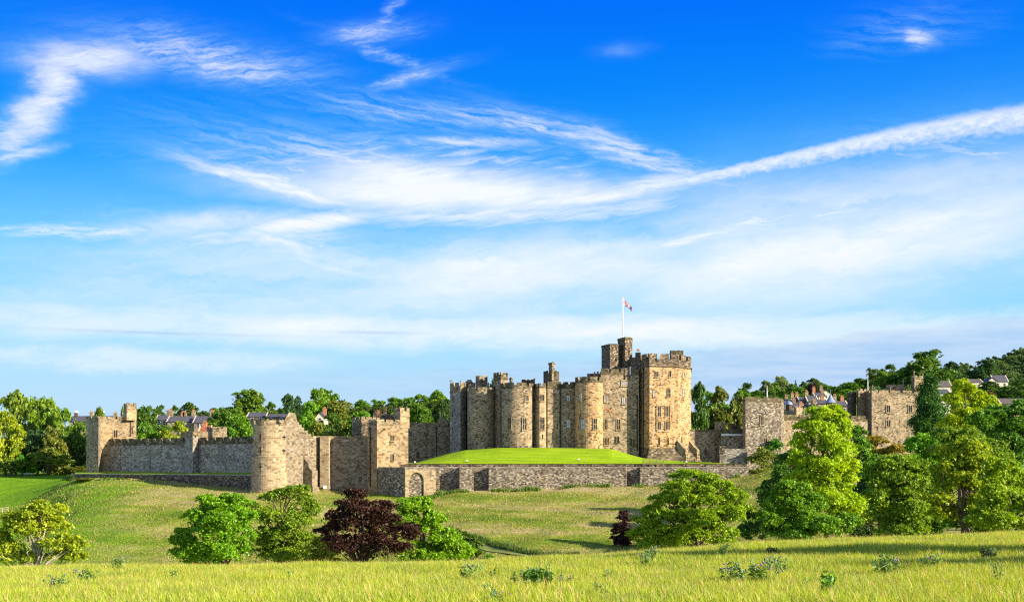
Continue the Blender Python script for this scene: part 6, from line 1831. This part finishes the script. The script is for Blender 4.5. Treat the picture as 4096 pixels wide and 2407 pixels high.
# ------------------------------------------------------------------ meadow plants
def plant_proto(kind, seed):
    rs = np.random.RandomState(seed); st = MB(); fv, ff, lvv = [], [], []; heads = []; n0 = 0
    ns = {'thistle': 9, 'clump': 34, 'ragwort': 3, 'dock': 5, 'small': 4}[kind]; spread = {'thistle': .42, 'clump': .62, 'ragwort': .1, 'dock': .35, 'small': .3}[kind]
    for i in range(ns):
        bx, by = rs.normal(0, spread * .45, 2); tx, ty = bx * 1.5 + rs.normal(0, .1), by * 1.5 + rs.normal(0, .1); h = rs.uniform(.6, 1.0)
        P = [Vector((bx, by, 0)), Vector(((bx + tx) / 2, (by + ty) / 2, h * .5)), Vector((tx, ty, h))]
        st.tube(P, [.012, .009, .006], 4)
        nl = {'thistle': 20, 'clump': 24, 'ragwort': 26, 'dock': 26, 'small': 14}[kind]
        k = rs.uniform(.15, .95, nl); c = np.array([[*(P[0] + (P[2] - P[0]) * q)] for q in k]); c += rs.normal(0, .045, c.shape)
        out = np.stack([rs.normal(0, 1, nl), rs.normal(0, 1, nl), np.abs(rs.normal(0, .4, nl))], 1)
        v, f = leaf_cards(c, out / np.linalg.norm(out, axis=1)[:, None], .11 if kind != 'dock' else .13, rs, .3, .33)
        fv.append(v); ff.append(f + n0); n0 += len(v); lvv.append(rs.uniform(.2, .9, nl))
        for q in range({'thistle': 3, 'clump': 1, 'ragwort': 4, 'dock': 0, 'small': 2}[kind]):
            e = P[2] + Vector((rs.normal(0, .07), rs.normal(0, .07), rs.uniform(-.12, .05))); st.tube([P[1] + (P[2] - P[1]) * .6, e], [.006, .005], 4); heads.append(e)
    hd = st; fl_ = MB()
    for i, e in enumerate(heads):
        r = .045 if kind != 'ragwort' else .045
        if kind != 'ragwort': hd.lathe(e.x, e.y, [(.01, e.z - r), (r, e.z - r * .3), (r * .9, e.z + r * .6), (r * .5, e.z + r)], 6)
        if kind == 'ragwort' or (kind == 'thistle' and i % 8 == 0): fl_.lathe(e.x, e.y, [(r * .5, e.z + r * .8), (r * 1.1, e.z + r * 2.0), (0, e.z + r * 2.1)], 6)
    fol = np_mesh('foliage', np.concatenate(fv), np.concatenate(ff), M['leaf'], np.concatenate(lvv))
    parts = [('foliage', fol)]
    o = st.build('stem', M['stemgreen']); parts.append(('stem', o.data)); bpy.data.objects.remove(o)
    if fl_.f: o = fl_.build('flower', M['yellow' if kind == 'ragwort' else 'purple']); parts.append(('flower', o.data)); bpy.data.objects.remove(o)
    return parts


M['stemgreen'] = simple('grey_green_stem', (0.17, 0.27, 0.10), 0.9, 0.25, 12)
PP_ = {('thistle', i): plant_proto('thistle', 100 + i) for i in range(3)}
for k in ('clump', 'ragwort', 'dock', 'small'): PP_[(k, 0)] = plant_proto(k, 110)
GB = (.17, .30, .07)
for name, lab, px, top, base, kind, var, colr, wf in (
    ('thistle', 'bluish thistle alone at the lower left of the meadow', 226, 2310, 2368, 'thistle', 0, GB, 1),
    ('thistle', 'two-headed spread of thistle right of the lower left one', 335, 2288, 2335, 'thistle', 1, GB, 1.3),
    ('thistle', 'thistle with a purple flower on the meadow crest right of the yellow-green tree', 478, 2238, 2285, 'thistle', 2, GB, 1),
    ('thistle', 'faint small thistle below the dense green tree, near the left', 695, 2284, 2318, 'small', 0, GB, 1.3),
    ('thistle', 'small thistle below the airy tree', 1158, 2292, 2320, 'small', 0, GB, .9),
    ('thistle', 'tiny thistle at the bottom edge below the airy tree', 1000, 2376, 2402, 'small', 0, GB, 1.2),
    ('thistle', 'tall pale thistle in the middle of the meadow with a purple flower', 1877, 2268, 2325, 'thistle', 2, GB, 1.2),
    ('ragwort', 'single ragwort with yellow top right of the tall pale thistle', 1975, 2278, 2320, 'ragwort', 0, (.11, .25, .01), 1),
    ('thistle', 'thistle near the bottom edge below the ragwort', 1945, 2350, 2385, 'small', 0, GB, 1.1),
    ('thistle', 'thistle head on the bottom edge below the ragwort', 1984, 2382, 2425, 'thistle', 1, GB, .9),
    ('nettle_clump', 'broad dark green nettle clump, largest plant on the meadow', 2138, 2285, 2352, 'clump', 0, (.07, .19, .02), 1.15),
    ('thistle', 'small thistle just right of the nettle clump', 2262, 2310, 2345, 'thistle', 0, GB, 1.3),
    ('thistle', 'sparse thistle above and right of the nettle clump', 2432, 2288, 2325, 'small', 0, GB, 1.2),
    ('thistle', 'pale thistle near the bottom right of the nettle clump', 2405, 2350, 2385, 'small', 0, GB, 1.2),
    ('thistle', 'pale thistle on the crest below the big domed tree', 2612, 2190, 2240, 'thistle', 0, GB, 1),
    ('thistle', 'thistle with purple flower left, below the big domed tree', 2572, 2222, 2262, 'thistle', 2, GB, 1.2),
    ('thistle', 'thistle with purple flower right, below the big domed tree', 2890, 2188, 2228, 'thistle', 1, GB, 1.1),
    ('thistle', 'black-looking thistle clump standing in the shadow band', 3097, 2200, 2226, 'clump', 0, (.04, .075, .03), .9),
    ('thistle', 'big purple-flowered thistle, left of the large pair', 2930, 2262, 2335, 'thistle', 0, GB, 1.35),
    ('thistle', 'big thistle without flowers, right of the large pair', 3045, 2255, 2332, 'thistle', 1, GB, 1.35),
    ('thistle', 'grey thistle just right of the large pair', 3115, 2238, 2298, 'thistle', 2, GB, 1.2),
    ('dock_plant', 'bright green dock plant with upright leaves at lower right', 3312, 2290, 2375, 'dock', 0, (.12, .30, .008), 1.1),
    ('thistle', 'tiny thistle left of the bright green dock', 3228, 2325, 2358, 'small', 0, GB, .9),
    ('thistle', 'leafy thistle right of the bright green dock', 3562, 2238, 2305, 'thistle', 1, GB, 1.35),
    ('thistle', 'grey thistle in the nearer shadow band', 3722, 2222, 2278, 'thistle', 0, GB, 1.3),
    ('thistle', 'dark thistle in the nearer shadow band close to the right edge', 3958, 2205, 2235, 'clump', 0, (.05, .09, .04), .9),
    ('thistle', 'slim single thistle at the right end of the meadow', 3992, 2258, 2335, 'small', 0, GB, .6),
):
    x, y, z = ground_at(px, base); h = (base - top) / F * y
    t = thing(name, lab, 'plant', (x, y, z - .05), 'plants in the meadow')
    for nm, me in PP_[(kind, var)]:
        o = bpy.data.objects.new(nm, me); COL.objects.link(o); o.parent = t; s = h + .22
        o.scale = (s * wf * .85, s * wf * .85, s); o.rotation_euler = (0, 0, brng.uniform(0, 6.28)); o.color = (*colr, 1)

# ------------------------------------------------------------------ grass
gr = np.random.RandomState(3)


def blades(n, d0, d1, p0, p1, hmin, hmax, width, bend, seed, lo=.0, hi=1.0, keep=None):
    rs = np.random.RandomState(seed)
    D = np.sqrt(rs.uniform(d0 ** 2, d1 ** 2, n)); p = rs.uniform(p0, p1, n); x = (p - CX) / F * D
    if keep is not None:
        m = keep(x, D, p, rs); D, x, p = D[m], x[m], p[m]; n = len(D)
    z = ground(x, D)
    cl = .5 + .5 * np.sin(x * 1.3 + np.sin(D * .9) * 2) * np.sin(D * 1.1 + x * .4)
    h = rs.uniform(hmin, hmax, n) * (.75 + .4 * cl)
    a = rs.uniform(0, 2 * math.pi, n); w = width * rs.uniform(.6, 1.4, n)
    bx = rs.normal(-.25, .55, n) * bend * h; by = rs.normal(0, .5, n) * bend * h
    ca, sa = np.cos(a) * w, np.sin(a) * w
    b = np.stack([x, D, z - .03], 1); side = np.stack([ca, sa, 0 * ca], 1)
    m1 = b + np.stack([bx * .28, by * .28, h * .55], 1); tp = b + np.stack([bx, by, h], 1)
    v = np.stack([b - side, b + side, m1 + side * .8, tp, m1 - side * .8], 1).reshape(-1, 3)
    i5 = np.arange(n)[:, None] * 5
    f = np.concatenate([i5 + np.array(q)[None] for q in ((0, 1, 2), (0, 2, 4), (4, 2, 3))], 1).reshape(-1, 3)
    lv = np.clip(rs.uniform(lo, hi, n) * .6 + cl * .4 * (hi - lo) + lo * .4, 0, 1)
    return v, f, np.repeat(lv, 3)


def add_grass(name, arr, color, label):
    v, f, lv = arr
    o = bpy.data.objects.new(name, np_mesh(name, v, f, M['blade'], lv)); COL.objects.link(o); o.color = (*color, 1)
    return tag(o, label, 'grass', None, 'stuff')


add_grass('meadow_grass', blades(540000, 24.5, 84, -250, 4350, .15, .36, .0075, .5, 1), (.355, .478, .032), 'tall yellow-green seeding grass of the foreground meadow')
add_grass('seeding_grass', blades(42000, 24.5, 85, -250, 4350, .26, .48, .009, .55, 2), (.56, .44, .19), 'pinkish straw-coloured seed stalks standing over the meadow grass')


def slope_keep(x, D, p, rs):
    n = np.sin(x * .35 + np.sin(D * .21) * 2) * np.sin(D * .4 + .5 * np.sin(x * .17)) + .5 * np.sin(x * 1.1) * np.sin(D * 1.3)
    walls = (D > 300 - np.clip((p - 285) / 725, 0, 1) * 16) & (p > 285) & (p < 1130)
    bast = ((D > 266) & (p > 1450) & (p < 1745)) | ((D > 271 + (p - 1741) * .0055) & (p >= 1745) & (p < 3000))
    lawn = (p < 290) & (D > 300)
    return (rs.rand(len(x)) < .55 + .45 * n) & ~walls & ~bast & ~lawn & (D < 292)


add_grass('hill_grass', blades(130000, 200, 292, -200, 3500, .16, .42, .05, .4, 3, keep=slope_keep), (.38, .33, .12), 'rough straw-tinted grass tufts on the hillside below the castle')
add_grass('green_tufts', blades(80000, 200, 292, -200, 3500, .16, .44, .055, .4, 4, keep=lambda x, D, p, rs: slope_keep(x + 9, D + 5, p, rs)), (.18, .28, .03), 'greener tufts among the rough hillside grass')


def bank_keep(x, D, p, rs):
    line = np.interp(p, [1800, 1850, 1900, 1960, 2020, 2090, 2170], [228, 224.5, 221.5, 218.5, 215.5, 212.5, 209])
    return (D > line + 1.2) & (D < line + 3.6 + rs.normal(0, .5, len(D)))


add_grass('shade_strip_grass', blades(60000, 205, 235, 1790, 2320, .5, 1.1, .06, .35, 6, keep=bank_keep), (.075, .15, .018), 'rank grass on the upper side of the trodden path, darkened to stand for shadow')  # dark blade colour carries the shadow lying in the hollow


def wall_foot(x, D, p, rs):
    front = np.where(p < 1745, 267.2, 270.4 + (p - 1741) * .0055)
    return (D < front) & (D > front - 2.2) & (np.sin(p * .045) + np.sin(p * .021 + 2) + rs.normal(0, .4, len(D)) > .2)


add_grass('wall_foot_weeds', blades(60000, 262, 279, 1700, 2960, .4, 1.25, .07, .3, 8, keep=wall_foot), (.12, .22, .02), 'tall green weeds along the foot of the bastion wall')
